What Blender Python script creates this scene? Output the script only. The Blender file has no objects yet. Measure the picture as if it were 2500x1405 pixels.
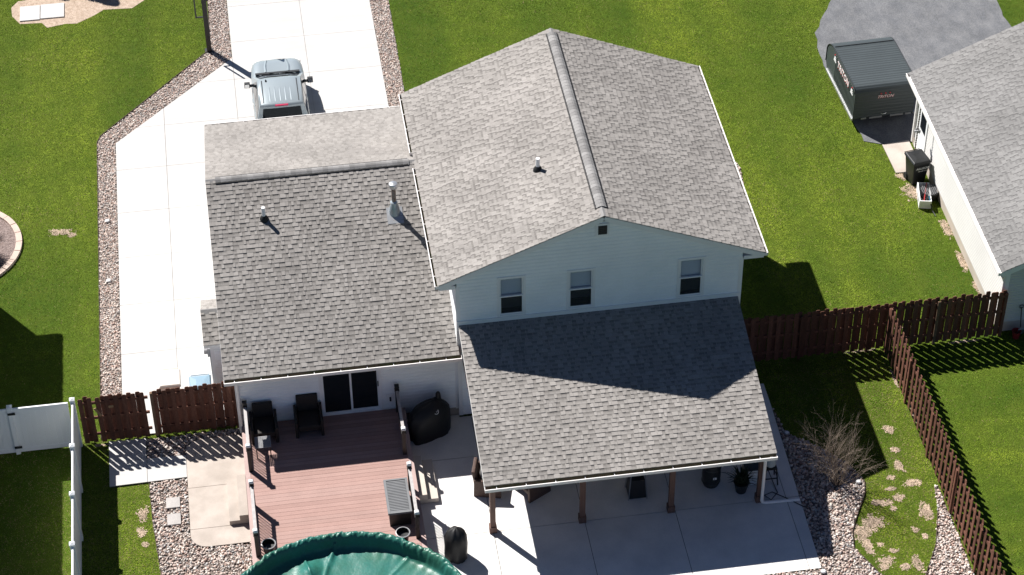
import bpy, math, random
import numpy as np
from mathutils import Vector, Matrix
random.seed(7); RNG = np.random.default_rng(7)
sc = bpy.context.scene
COL = sc.collection

# ------------------------------------------------------------------ camera
CAM = Vector((-8.6346, -47.6731, 47.0350))
RT = Vector((0.98893935, -0.14812162, -0.00767716))
UP = Vector((0.10308807, 0.64921267, 0.75358859))
FW = Vector((0.10663866, 0.74604483, -0.65730153))
FPX = 5438.09
cd = bpy.data.cameras.new('camera'); co = bpy.data.objects.new('camera', cd); COL.objects.link(co)
cd.sensor_fit = 'HORIZONTAL'; cd.sensor_width = 36.0; cd.lens = FPX / 2500 * 36.0
cd.clip_start = 1.0; cd.clip_end = 2000.0
co.matrix_world = Matrix(((RT.x, UP.x, -FW.x, CAM.x), (RT.y, UP.y, -FW.y, CAM.y), (RT.z, UP.z, -FW.z, CAM.z), (0, 0, 0, 1)))
sc.camera = co
# ------------------------------------------------------------------ world, sun, exposure
SUNV = Vector((-0.569, 0.750, 1.0)).normalized()          # towards the sun
w = bpy.data.worlds.new('World'); sc.world = w; w.use_nodes = True
nt = w.node_tree; nt.nodes.clear()
sky = nt.nodes.new('ShaderNodeTexSky'); sky.sky_type = 'NISHITA'; sky.sun_disc = False
sky.sun_elevation = math.asin(SUNV.z); sky.sun_rotation = math.atan2(SUNV.x, SUNV.y)
sky.air_density = 0.42; sky.dust_density = 0.1; sky.ozone_density = 2.5
bg = nt.nodes.new('ShaderNodeBackground'); bg.inputs['Strength'].default_value = 0.05
wo = nt.nodes.new('ShaderNodeOutputWorld')
nt.links.new(sky.outputs[0], bg.inputs[0]); nt.links.new(bg.outputs[0], wo.inputs[0])
sd = bpy.data.lights.new('sun', 'SUN'); sd.energy = 5.0; sd.angle = math.radians(0.5); sd.color = (1.0, 0.965, 0.92)
so = bpy.data.objects.new('sun', sd); COL.objects.link(so)
so.rotation_euler = SUNV.to_track_quat('Z', 'Y').to_euler(); so.location = (-20, 30, 60)
vs = sc.view_settings; vs.view_transform = 'Standard'; vs.look = 'None'; vs.gamma = 1.0; vs.use_curve_mapping = False
vs.exposure = 0.9

# ------------------------------------------------------------------ helpers
def G(u, v, z=0.0):
    "ground (height z) point seen at a photo pixel"
    d = FW * FPX + RT * (u - 1250) - UP * (v - 702.5)
    t = (z - CAM.z) / d.z
    return CAM + d * t

MATS = {}
def mat(name, col, rough=0.8, var=0.0, vscale=3.0, col2=None, metal=0.0, spec=0.3, bump=0.0, bscale=60.0, attr=None, grain=0.0, gscale=150.0, stretch=None, alpha=None, detail=4.0, objvar=0.0):
    if name in MATS: return MATS[name]
    m = bpy.data.materials.new(name); m.use_nodes = True; n = m.node_tree.nodes; l = m.node_tree.links
    b = n['Principled BSDF']; b.inputs['Roughness'].default_value = rough; b.inputs['Metallic'].default_value = metal
    b.inputs['Specular IOR Level'].default_value = spec
    geo = n.new('ShaderNodeNewGeometry'); pos = geo.outputs['Position']
    if stretch:
        mp = n.new('ShaderNodeMapping'); mp.inputs['Scale'].default_value = stretch; l.new(pos, mp.inputs['Vector']); pos = mp.outputs[0]
    rgb = n.new('ShaderNodeRGB'); rgb.outputs[0].default_value = (*col, 1); cur = rgb.outputs[0]
    if attr == 'shade':
        a = n.new('ShaderNodeAttribute'); a.attribute_name = 'shade'
        mx = n.new('ShaderNodeMix'); mx.data_type = 'RGBA'; l.new(a.outputs['Fac'], mx.inputs['Factor']); l.new(cur, mx.inputs['A'])
        mx.inputs['B'].default_value = (*col2, 1); cur = mx.outputs['Result']
    elif attr == 'tint':
        a = n.new('ShaderNodeAttribute'); a.attribute_name = 'tint'; cur = a.outputs['Color']
    elif col2 is not None:
        tx = n.new('ShaderNodeTexNoise'); tx.inputs['Scale'].default_value = vscale; tx.inputs['Detail'].default_value = detail; tx.inputs['Roughness'].default_value = 0.6
        l.new(pos, tx.inputs['Vector'])
        cr = n.new('ShaderNodeMapRange'); cr.inputs['From Min'].default_value = 0.36; cr.inputs['From Max'].default_value = 0.64; l.new(tx.outputs['Fac'], cr.inputs['Value'])
        mx = n.new('ShaderNodeMix'); mx.data_type = 'RGBA'; l.new(cr.outputs[0], mx.inputs['Factor']); l.new(cur, mx.inputs['A'])
        mx.inputs['B'].default_value = (*col2, 1); cur = mx.outputs['Result']
    for amt, s in ((var, vscale * 0.37 + 0.1), (grain, gscale)):
        if amt > 0:
            tx = n.new('ShaderNodeTexNoise'); tx.inputs['Scale'].default_value = s; tx.inputs['Detail'].default_value = 3.0
            l.new(geo.outputs['Position'], tx.inputs['Vector'])
            mr = n.new('ShaderNodeMapRange'); mr.inputs['From Min'].default_value = 0.3; mr.inputs['From Max'].default_value = 0.7
            mr.inputs['To Min'].default_value = 1 - amt; mr.inputs['To Max'].default_value = 1 + amt; l.new(tx.outputs['Fac'], mr.inputs['Value'])
            vm = n.new('ShaderNodeVectorMath'); vm.operation = 'SCALE'; l.new(cur, vm.inputs[0]); l.new(mr.outputs[0], vm.inputs['Scale']); cur = vm.outputs[0]
    if objvar > 0:
        oi = n.new('ShaderNodeObjectInfo'); mr = n.new('ShaderNodeMapRange'); mr.inputs['To Min'].default_value = 1 - objvar; mr.inputs['To Max'].default_value = 1 + objvar; l.new(oi.outputs['Random'], mr.inputs['Value'])
        vm = n.new('ShaderNodeVectorMath'); vm.operation = 'SCALE'; l.new(cur, vm.inputs[0]); l.new(mr.outputs[0], vm.inputs['Scale']); cur = vm.outputs[0]
    l.new(cur, b.inputs['Base Color'])
    if bump > 0:
        tx = n.new('ShaderNodeTexNoise'); tx.inputs['Scale'].default_value = bscale; tx.inputs['Detail'].default_value = 3.0; l.new(pos, tx.inputs['Vector'])
        bp = n.new('ShaderNodeBump'); bp.inputs['Strength'].default_value = bump; bp.inputs['Distance'].default_value = 0.02
        l.new(tx.outputs['Fac'], bp.inputs['Height']); l.new(bp.outputs[0], b.inputs['Normal'])
    if alpha is not None: b.inputs['Alpha'].default_value = alpha
    MATS[name] = m; return m

def V(*a): return Vector(a)
class MB:
    "collects polygons; one build() = one mesh object"
    def __init__(s): s.v = []; s.f = []; s.sh = []
    def add(s, vs, fs, shade=0.5):
        o = len(s.v); s.v += [tuple(p) for p in vs]; s.f += [tuple(i + o for i in f) for f in fs]; s.sh += [shade] * len(fs); return s
    def box(s, x0, x1, y0, y1, z0, z1, shade=0.5):
        return s.add([(x0,y0,z0),(x1,y0,z0),(x1,y1,z0),(x0,y1,z0),(x0,y0,z1),(x1,y0,z1),(x1,y1,z1),(x0,y1,z1)],
            [(0,3,2,1),(4,5,6,7),(0,1,5,4),(1,2,6,5),(2,3,7,6),(3,0,4,7)], shade)
    def obox(s, c, ax, ay, az):
        c, ax, ay, az = map(Vector, (c, ax, ay, az)); p = []
        for k in (-1, 1):
            for a, b in ((-1,-1),(1,-1),(1,1),(-1,1)): p.append(c + ax*a + ay*b + az*k)
        return s.add(p, [(0,3,2,1),(4,5,6,7),(0,1,5,4),(1,2,6,5),(2,3,7,6),(3,0,4,7)])
    def beam(s, p, q, w, h, up=(0,0,1)):
        p, q = Vector(p), Vector(q); d = (q - p); L = d.length; d.normalize(); up = Vector(up)
        sx = d.cross(up)
        if sx.length < 1e-4: sx = d.cross(Vector((1,0,0)))
        sx.normalize(); u = sx.cross(d)
        return s.obox((p + q) / 2, d * L / 2, sx * w / 2, u * h / 2)
    def tube(s, pts, r, n=8, caps=True, r2=None):
        pts = [Vector(p) for p in pts]; m = len(pts); rings = []; ref = None
        for i, p in enumerate(pts):
            t = (pts[min(i+1, m-1)] - pts[max(i-1, 0)]).normalized()
            if ref is None: ref = t.orthogonal().normalized()
            a = (ref - t * ref.dot(t)).normalized(); ref = a; b = t.cross(a)
            rr = r if r2 is None else r + (r2 - r) * i / max(1, m - 1)
            rings.append([p + (a * math.cos(2*math.pi*k/n) + b * math.sin(2*math.pi*k/n)) * rr for k in range(n)])
        return s.loft(rings, caps)
    def loft(s, rings, caps=True, closed=True):
        n = len(rings[0]); vs = [p for r in rings for p in r]; fs = []
        for i in range(len(rings) - 1):
            for k in range(n if closed else n - 1):
                k2 = (k + 1) % n; fs.append((i*n+k, i*n+k2, (i+1)*n+k2, (i+1)*n+k))
        if caps: fs.append(tuple(reversed(range(n)))); fs.append(tuple((len(rings)-1)*n + k for k in range(n)))
        return s.add(vs, fs)
    def lathe(s, c, prof, n=20, caps=True):
        c = Vector(c); return s.loft([[c + Vector((r*math.cos(2*math.pi*k/n), r*math.sin(2*math.pi*k/n), z)) for k in range(n)] for r, z in prof], caps)
    def prism(s, poly, z0, z1):
        n = len(poly); vs = [(x, y, z0) for x, y in poly] + [(x, y, z1) for x, y in poly]
        return s.add(vs, [tuple(reversed(range(n))), tuple(range(n, 2*n))] + [(k, (k+1) % n, n + (k+1) % n, n + k) for k in range(n)])
    def xf(s, M): s.v = [tuple(M @ Vector(p)) for p in s.v]; return s
    def mesh(s, name, material, smooth=False):
        me = bpy.data.meshes.new(name); me.from_pydata(s.v, [], s.f)
        at = me.attributes.new('shade', 'FLOAT', 'FACE'); at.data.foreach_set('value', s.sh)
        if smooth: me.polygons.foreach_set('use_smooth', [True] * len(me.polygons))
        if isinstance(material, str): material = MATS[material]
        me.materials.append(material); me.update(); return me
    def build(s, name, material, parent=None, smooth=False, bevel=0.0):
        o = bpy.data.objects.new(name, s.mesh(name, material, smooth)); COL.objects.link(o)
        if parent is not None: o.parent = parent
        if smooth is True:
            try:
                o.data.set_sharp_from_angle(angle=math.radians(40))
            except Exception: pass
        if bevel > 0:
            bm = o.modifiers.new('bevel', 'BEVEL'); bm.width = bevel; bm.segments = 2; bm.limit_method = 'ANGLE'
        return o

def tag(o, label, cat, group=None):
    o['label'] = label; o['category'] = cat
    if group: o['group'] = group
    return o
def T(name, label, cat, loc=(0, 0, 0), rz=0.0, group=None):
    o = bpy.data.objects.new(name, None); COL.objects.link(o); o.location = loc; o.rotation_euler = (0, 0, rz); o.empty_display_size = 0.2
    return tag(o, label, cat, group)
def struct(o): o['kind'] = 'structure'; return o
def stuff(o): o['kind'] = 'stuff'; return o
def fastmesh(name, verts, tris, material, tint=None, shade=None, smooth=False):
    me = bpy.data.meshes.new(name); nv, nf = len(verts), len(tris); k = tris.shape[1]
    me.vertices.add(nv); me.vertices.foreach_set('co', verts.astype(np.float32).ravel())
    me.loops.add(nf * k); me.loops.foreach_set('vertex_index', tris.astype(np.int32).ravel())
    me.polygons.add(nf); me.polygons.foreach_set('loop_start', np.arange(0, nf * k, k, dtype=np.int32))
    if smooth: me.polygons.foreach_set('use_smooth', np.ones(nf, dtype=bool))
    me.update(calc_edges=True)
    if tint is not None:
        a = me.attributes.new('tint', 'FLOAT_COLOR', 'FACE'); a.data.foreach_set('color', np.c_[tint, np.ones(len(tint))].astype(np.float32).ravel())
    if shade is not None:
        a = me.attributes.new('shade', 'FLOAT', 'FACE'); a.data.foreach_set('value', shade.astype(np.float32))
    me.materials.append(MATS[material]); me.validate()
    o = bpy.data.objects.new(name, me); COL.objects.link(o); return o
def inpoly(P, poly):
    x, y = P[:, 0], P[:, 1]; r = np.zeros(len(P), bool); n = len(poly); j = n - 1
    for i in range(n):
        xi, yi = poly[i][:2]; xj, yj = poly[j][:2]
        c = ((yi > y) != (yj > y)) & (x < (xj - xi) * (y - yi) / ((yj - yi) or 1e-9) + xi); r ^= c; j = i
    return r
def textmesh(body, size, material, name, M, parent, shear=0.0, extrude=0.002, bold=0.0):
    cu = bpy.data.curves.new('text', 'FONT'); cu.body = body; cu.size = size; cu.shear = shear; cu.extrude = extrude; cu.align_x = 'CENTER'; cu.align_y = 'CENTER'; cu.offset = bold; cu.resolution_u = 3
    t = bpy.data.objects.new('text', cu); COL.objects.link(t); dg = bpy.context.evaluated_depsgraph_get()
    me = bpy.data.meshes.new_from_object(t.evaluated_get(dg)); bpy.data.objects.remove(t); bpy.data.curves.remove(cu)
    me.transform(M); me.materials.clear(); me.materials.append(MATS[material]); me.name = name
    o = bpy.data.objects.new(name, me); COL.objects.link(o); o.parent = parent; return o
def frame(o, ax, ay, az): # matrix from origin + axes
    ax, ay, az = map(Vector, (ax, ay, az)); return Matrix(((ax.x, ay.x, az.x, o[0]), (ax.y, ay.y, az.y, o[1]), (ax.z, ay.z, az.z, o[2]), (0, 0, 0, 1)))

# ------------------------------------------------------------------ materials
mat('grass_soil', (0.048, 0.080, 0.009), 1.0, col2=(0.070, 0.098, 0.013), vscale=1.2, grain=0.35, gscale=30, spec=0.05, bump=0.6, bscale=30)
mat('concrete_bright', (0.50, 0.488, 0.475), 0.85, var=0.03, vscale=1.5, col2=(0.465, 0.452, 0.44), grain=0.02, gscale=90, spec=0.2, stretch=(0.35, 2.2, 1))
mat('concrete_patio', (0.72, 0.70, 0.675), 0.8, var=0.07, vscale=1.1, col2=(0.62, 0.61, 0.595), grain=0.06, gscale=60, spec=0.2)
mat('concrete_tan', (0.47, 0.41, 0.365), 0.85, var=0.08, vscale=1.3, col2=(0.38, 0.33, 0.29), grain=0.05, gscale=60, spec=0.2)
mat('concrete_step', (0.50, 0.45, 0.40), 0.85, var=0.08, vscale=3, grain=0.05, spec=0.2)
mat('concrete_joint', (0.34, 0.325, 0.31), 0.95)
mat('joint_soil', (0.10, 0.09, 0.08), 1.0, grain=0.2, gscale=40, spec=0.05)
mat('asphalt', (0.115, 0.119, 0.129), 0.85, var=0.10, vscale=2.4, col2=(0.158, 0.16, 0.167), grain=0.28, gscale=28, stretch=(1.0, .55, 1), detail=9.0, spec=0.25, bump=0.2, bscale=60)
mat('bed_soil', (0.16, 0.13, 0.115), 1.0, grain=0.4, gscale=30, spec=0.05)
mat('straw_soil', (0.36, 0.27, 0.19), 1.0, col2=(0.25, 0.18, 0.12), vscale=9, grain=0.35, gscale=40, spec=0.05, bump=0.5, bscale=40)
mat('dirt_pale', (0.45, 0.36, 0.29), 1.0, col2=(0.34, 0.26, 0.20), vscale=6, grain=0.3, gscale=30, spec=0.05, bump=0.4, bscale=30)
mat('pebble', (0.4, 0.3, 0.25), 0.75, attr='tint', grain=0.12, gscale=60, spec=0.3)
mat('grass_blade', (0.06, 0.1, 0.02), 0.75, attr='tint', spec=0.15)
mat('shingle', (0.068, 0.062, 0.057), 0.95, col2=(0.375, 0.353, 0.334), attr='shade', var=0.10, vscale=1.4, grain=0.12, gscale=55, spec=0.12, bump=0.25, bscale=120)
mat('shingle_grey', (0.085, 0.083, 0.083), 0.95, col2=(0.265, 0.26, 0.255), attr='shade', var=0.14, vscale=1.6, grain=0.15, gscale=55, spec=0.12)
mat('ridge_cap', (0.12, 0.117, 0.116), 0.95, col2=(0.32, 0.312, 0.308), attr='shade', grain=0.15, gscale=60, spec=0.12)
mat('vent_black', (0.012, 0.012, 0.013), 0.7)
mat('siding', (0.86, 0.875, 0.88), 0.55, var=0.05, vscale=2.0, grain=0.02, gscale=25, spec=0.25)
mat('siding_warm', (0.58, 0.57, 0.555), 0.6, var=0.04, vscale=2.0, grain=0.03, gscale=25, spec=0.25)
mat('trim_white', (0.80, 0.80, 0.80), 0.45, var=0.03, vscale=5, spec=0.3)
mat('gutter_white', (0.82, 0.79, 0.77), 0.4, var=0.03, vscale=5, spec=0.35)
mat('gutter_dirt_shade', (0.10, 0.075, 0.06), 0.95, col2=(0.05, 0.06, 0.03), vscale=2.5, spec=0.05)  # debris brown, also used as painted shade on the gutter's back wall
mat('foundation', (0.48, 0.42, 0.36), 0.9, var=0.1, vscale=3, grain=0.08)
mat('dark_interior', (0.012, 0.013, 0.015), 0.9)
mat('glass', (0.010, 0.013, 0.016), 0.05, spec=0.5)
mat('glass_thin', (0.02, 0.03, 0.035), 0.05, spec=0.5, alpha=0.28)
mat('glass_upper', (0.02, 0.03, 0.035), 0.05, spec=0.5, alpha=0.08)
mat('glass_screen', (0.03, 0.035, 0.038), 0.3, spec=0.3, alpha=0.60)
mat('blind', (0.85, 0.88, 0.88), 0.6)
mat('pvc_white', (0.82, 0.82, 0.82), 0.35)
mat('rubber_black', (0.018, 0.019, 0.02), 0.6)
mat('galvanised', (0.33, 0.40, 0.44), 0.4, metal=0.6, var=0.15, vscale=10, col2=(0.42, 0.46, 0.48))
mat('rusty', (0.20, 0.11, 0.06), 0.8, col2=(0.32, 0.30, 0.28), vscale=8)
mat('fence_brown', (0.155, 0.070, 0.047), 0.8, objvar=0.28, col2=(0.11, 0.050, 0.035), vscale=7, grain=0.2, gscale=30, spec=0.2, stretch=(3, 3, 0.5))
mat('fence_post', (0.20, 0.135, 0.09), 0.85, col2=(0.14, 0.09, 0.06), vscale=5, grain=0.15, spec=0.15)
mat('raw_wood', (0.33, 0.22, 0.12), 0.85, var=0.1, vscale=5)
mat('vinyl_white', (0.80, 0.81, 0.82), 0.4, var=0.02, vscale=3, spec=0.35)
mat('porch_post', (0.16, 0.092, 0.07), 0.6, col2=(0.125, 0.07, 0.055), vscale=6, grain=0.08, spec=0.3, stretch=(3, 3, 0.4))
mat('deck_board', objvar=0.06, rough=0.7, col=(0.315, 0.195, 0.170), col2=(0.355, 0.232, 0.206), attr='shade', var=0.05, vscale=6, grain=0.06, gscale=25, spec=0.25)
mat('deck_edge', (0.40, 0.29, 0.27), 0.7, var=0.06, vscale=6, grain=0.08, gscale=30)
mat('rail_top', (0.34, 0.32, 0.315), 0.5, col2=(0.42, 0.40, 0.39), vscale=8, spec=0.4)
mat('rail_black', (0.016, 0.014, 0.014), 0.45, spec=0.4)
mat('cap_light', (0.62, 0.63, 0.64), 0.35, spec=0.5)
mat('pool_wall', (0.35, 0.38, 0.40), 0.5)
mat('cover_black', (0.012, 0.012, 0.013), 0.55, var=0.2, vscale=6, bump=0.35, bscale=9, spec=0.4)
mat('wicker_dark', (0.022, 0.018, 0.017), 0.6, grain=0.5, gscale=60, bump=0.5, bscale=50)
mat('wicker_brown', (0.075, 0.045, 0.036), 0.6, grain=0.5, gscale=60, bump=0.5, bscale=50)
mat('cushion_white', (0.78, 0.77, 0.75), 0.9)
mat('resin_grey', (0.155, 0.16, 0.168), 0.55, var=0.08, vscale=10, spec=0.35)
mat('plastic_black', (0.014, 0.015, 0.016), 0.4, var=0.15, vscale=9, spec=0.45)
mat('rim_grey', (0.30, 0.30, 0.31), 0.4)
mat('print_white', (0.80, 0.80, 0.80), 0.5)
mat('print_red', (0.55, 0.05, 0.06), 0.5)
mat('truck_paint', (0.30, 0.345, 0.37), 0.30, metal=0.25, spec=0.5)
mat('truck_trim', (0.02, 0.022, 0.025), 0.45, spec=0.4)
mat('tail_red', (0.42, 0.03, 0.08), 0.3, spec=0.5)
mat('seat_tan', (0.50, 0.44, 0.38), 0.7)
mat('chrome', (0.6, 0.62, 0.64), 0.15, metal=1.0)
mat('tyre', (0.02, 0.02, 0.02), 0.85)
mat('trailer_skin', (0.058, 0.069, 0.073), 0.42, spec=0.3, var=0.05, vscale=4)
mat('aluminium', (0.55, 0.56, 0.57), 0.35, metal=0.8)
mat('steel_dark', (0.05, 0.052, 0.055), 0.45, metal=0.5)
mat('chain_rust', (0.13, 0.11, 0.10), 0.6, metal=0.3)
mat('bin_tan', (0.70, 0.64, 0.58), 0.5)
mat('bin_blue', (0.20, 0.30, 0.38), 0.45)
mat('kerb_block', (0.52, 0.41, 0.35), 0.85, var=0.08, vscale=6, grain=0.1, gscale=40)
mat('mulch', (0.16, 0.12, 0.11), 1.0, col2=(0.24, 0.19, 0.175), vscale=12, grain=0.5, gscale=25, bump=0.8, bscale=25)
mat('twig', (0.21, 0.165, 0.13), 0.9, col2=(0.29, 0.23, 0.18), vscale=5)
mat('dead_grass', (0.18, 0.12, 0.085), 0.9, attr='tint')
mat('leaf_dark', (0.03, 0.05, 0.02), 0.6, attr='tint')
mat('bark', (0.09, 0.065, 0.05), 0.95, grain=0.3, gscale=20)
mat('propane_grey', (0.42, 0.47, 0.48), 0.4, var=0.1, vscale=8)
mat('stone_white', (0.50, 0.52, 0.54), 0.8, attr='shade', col2=(0.68, 0.70, 0.72), grain=0.15)
mat('tool_red', (0.35, 0.03, 0.03), 0.5)
mat('tool_blue', (0.05, 0.20, 0.30), 0.5)
mat('stepstone', (0.40, 0.375, 0.36), 0.9, var=0.1, vscale=8, grain=0.15, gscale=50)
mat('hose_black', (0.02, 0.022, 0.025), 0.5)
mat('paint_cream', (0.62, 0.60, 0.56), 0.6)
mat('edging', (0.09, 0.065, 0.05), 0.8)
def tarp():
    m = mat('tarp_green', (0.020, 0.140, 0.120), 0.40, col2=(0.028, 0.120, 0.082), vscale=0.9, spec=0.4, bump=0.35, bscale=9, grain=0.10, gscale=14)
    return m
tarp()

# ------------------------------------------------------------------ ground and paving
me = MB(); n = 24; S = 260.0
gv = [(-S + 2*S*i/n, -S + 2*S*j/n, 0.0) for j in range(n+1) for i in range(n+1)]
me.add(gv, [(j*(n+1)+i, j*(n+1)+i+1, (j+1)*(n+1)+i+1, (j+1)*(n+1)+i) for j in range(n) for i in range(n)])
struct(me.build('ground', 'grass_soil'))

HARD = []      # outlines where no grass grows
def clip_rect(poly, x0, x1, y0, y1):
    def cut(P, ax, val, keep_ge):
        out = []
        for i in range(len(P)):
            a, b = P[i], P[(i+1) % len(P)]; ia = (a[ax] >= val) == keep_ge or a[ax] == val; ib = (b[ax] >= val) == keep_ge or b[ax] == val
            if ia: out.append(a)
            if ia != ib:
                t = (val - a[ax]) / (b[ax] - a[ax]); out.append((a[0] + (b[0]-a[0])*t, a[1] + (b[1]-a[1])*t))
        return out
    for ax, val, ge in ((0, x0, True), (0, x1, False), (1, y0, True), (1, y1, False)):
        if len(poly) < 3: return []
        poly = cut(poly, ax, val, ge)
    return poly
def paving(name, poly, xs, ys, z, material, gap=0.012, base='joint_soil', thick=0.10):
    HARD.append(poly)
    b = struct(MB().prism(poly, -0.05, z - 0.02).build(name, base))
    for i in range(len(xs) - 1):
        for j in range(len(ys) - 1):
            c = clip_rect(poly, xs[i] + gap/2, xs[i+1] - gap/2, ys[j] + gap/2, ys[j+1] - gap/2)
            if len(c) < 3: continue
            A = abs(sum(c[k][0]*c[(k+1) % len(c)][1] - c[(k+1) % len(c)][0]*c[k][1] for k in range(len(c)))) / 2
            if A < 0.02: continue
            MB().prism(c, -0.04, z + random.uniform(-.001, .001)).build('slab', material, b)
    return b
# driveway
paving('driveway', [(-13.48, 0.78), (-10.0, 0.78), (-10.0, 12.1), (-3.88, 12.1), (-3.88, 27.0), (-9.2, 27.0), (-9.2, 19.85), (-13.48, 15.35)],
       [-13.6, -11.77, -9.2, -6.5, -3.8], [0.7, 4.42, 6.75, 9.1, 11.45, 13.8, 16.15, 18.5, 20.85, 23.2, 25.6, 28], 0.05, 'concrete_bright', gap=0.013, base='concrete_joint')
# back patio
paving('patio', [(-5.15, -7.5), (5.78, -7.5), (5.92, -0.9), (5.92, 0.05), (-3.45, 0.05), (-3.45, 0.16), (-5.15, 0.16)],
       [-5.3, -3.1, -0.46, 2.18, 5.45, 6.2], [-7.6, -4.72, -1.66, 0.3], 0.04, 'concrete_patio', gap=0.018)
def arc(cx, cy, r, a0, a1, n=8): return [(cx + r*math.cos(math.radians(a0 + (a1-a0)*i/n)), cy + r*math.sin(math.radians(a0 + (a1-a0)*i/n))) for i in range(n+1)]
paving('side_pad', arc(-11.15, -0.2, 0.5, 180, 90) + [(-9.9, 0.3), (-9.9, -4.05)] + arc(-11.15, -3.55, 0.5, 270, 180),
       [-12, -9.0], [-5, -3.33, -1.68, 1.0], 0.06, 'concrete_tan', gap=0.014)
paving('walkway', [(-13.91, -1.24), (-11.66, -1.20), (-11.66, -0.29), (-12.81, -0.26), (-12.81, 0.60), (-13.91, 0.62)], [-14.2, -12.81, -11], [-2, -0.26, 1.0], 0.055, 'concrete_bright', gap=0.012)
paving('door_pad', [(12.78, 9.5), (13.72, 9.45), (13.72, 11.2), (12.75, 11.1)], [12, 14], [9, 12], 0.04, 'concrete_tan')
# neighbour's asphalt drive
asp = [(12.22, 11.42), (12.05, 13.0), (11.95, 15.2), (11.98, 16.8), (12.17, 18.1), (12.75, 19.2), (13.35, 20.2), (14.0, 23.0), (14.2, 28), (19.6, 28), (19.36, 18.0), (19.4, 11.2), (12.75, 11.12)]
aq = []
for a, b in zip(asp, asp[1:] + asp[:1]):
    k = max(1, int(math.dist(a, b)/.35)); aq += [(a[0] + (b[0]-a[0])*j/k + random.uniform(-.05, .05), a[1] + (b[1]-a[1])*j/k + random.uniform(-.05, .05)) for j in range(k)]
asp = aq
HARD.append(asp); struct(MB().prism(asp, -0.05, 0.025).build('asphalt_driveway', 'asphalt'))

# ------------------------------------------------------------------ houses: shingles, siding, gutters
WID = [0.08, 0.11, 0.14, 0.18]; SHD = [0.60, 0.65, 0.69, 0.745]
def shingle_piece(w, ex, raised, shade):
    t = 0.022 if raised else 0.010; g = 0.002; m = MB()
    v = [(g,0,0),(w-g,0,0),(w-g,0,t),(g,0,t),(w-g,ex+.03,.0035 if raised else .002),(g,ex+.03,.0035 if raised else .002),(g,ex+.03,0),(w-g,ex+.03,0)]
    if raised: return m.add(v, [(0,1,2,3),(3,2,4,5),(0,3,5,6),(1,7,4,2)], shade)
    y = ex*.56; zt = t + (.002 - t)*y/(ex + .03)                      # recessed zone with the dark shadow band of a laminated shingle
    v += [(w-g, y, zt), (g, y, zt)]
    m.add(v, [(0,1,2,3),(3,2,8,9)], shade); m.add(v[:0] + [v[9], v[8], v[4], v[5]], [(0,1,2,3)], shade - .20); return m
def shingles(parent, O, U, W, L, S, material, ex=0.144, nobj=0, seed=0, name='shingles'):
    "one roof slope covered course by course; the nobj lowest courses as single shingles"
    rnd = random.Random(seed); O, U, W = Vector(O), Vector(U).normalized(), Vector(W).normalized(); N = U.cross(W).normalized()
    cache = {}; big = MB(); rows = int(S / ex + 0.5); ex = S / rows
    for k in range(rows):
        x = 0.0; up = rnd.random() < 0.5
        while x < L - 0.03:
            wdt = rnd.choice(WID); wdt = min(wdt, L - x); up = (not up) if rnd.random() < 0.78 else up
            si = rnd.choice(range(4)); shade = SHD[si] - (0.07 if not up else 0.0)
            if L - x - wdt < 0.05: wdt = L - x
            org = O + U * x + W * (k * ex) + N * 0.004
            if k < nobj:
                key = (round(wdt, 3), up, si)
                if key not in cache: cache[key] = shingle_piece(wdt, ex, up, shade).mesh('shingle', material)
                o = bpy.data.objects.new('shingle', cache[key]); COL.objects.link(o); o.parent = parent
                o.matrix_local = frame(org, U, W, N)
            else:
                p = shingle_piece(wdt, ex if k < rows - 1 else ex - 0.03, up, shade)
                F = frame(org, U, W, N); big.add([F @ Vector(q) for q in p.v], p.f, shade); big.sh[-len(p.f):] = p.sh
            x += wdt
    o = big.build(name, material, parent); stuff(o); return o
def slope(house, O, U, W, L, S, material, seed, nobj=0, thick=0.06, deck='paint_cream', name='roof_slope'):
    "roof deck slab + its shingles"
    O, U, W = Vector(O), Vector(U).normalized(), Vector(W).normalized(); N = U.cross(W).normalized()
    c = O + U*L/2 + W*S/2 - N*thick/2
    r = MB().obox(c, U*L/2, W*S/2, N*thick/2).build(name, deck, house)
    shingles(r, O - W*0.03, U, W, L, S + 0.03, material, seed=seed, nobj=nobj); return r
def caps(house, P, Q, halfw, drop, material, seed, step=0.16, thick=0.02, vent=True, name='ridge_vent'):
    "ridge vent strip with overlapping cap shingles from P to Q"
    rnd = random.Random(seed); P, Q = Vector(P), Vector(Q); d = (Q - P); L = d.length; d.normalize(); s = d.cross(Vector((0,0,1))).normalized(); zz = Vector((0,0,1))
    m = MB()
    m.loft([[p - s*halfw - zz*drop, p - s*halfw - zz*(drop-.030), p + zz*.016, p + s*halfw - zz*(drop-.030), p + s*halfw - zz*drop] for p in (P, Q)])
    v = m.build(name, 'vent_black', house)
    n = int(L / step)
    for i in range(n):
        a = P + d*(L*i/n); b = P + d*(L*(i+1)/n + 0.03); mm = MB(); h0, h1 = 0.034, 0.026
        hw = halfw - 0.02
        def ring(p, h): return [p - s*hw - zz*(drop-.012-h*.6), p - s*hw*.4 + zz*(h*.55), p + zz*h, p + s*hw*.4 + zz*(h*.55), p + s*hw - zz*(drop-.012-h*.6), p + s*hw - zz*(drop-h*.25), p + zz*(h-.02), p - s*hw - zz*(drop-h*.25)]
        mm.loft([ring(a, h0), ring(b, h1)]); mm.sh = [rnd.choice([.35, .5, .6, .75])] * len(mm.f)
        mm.build('ridge_cap', material, v)
    return v
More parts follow.
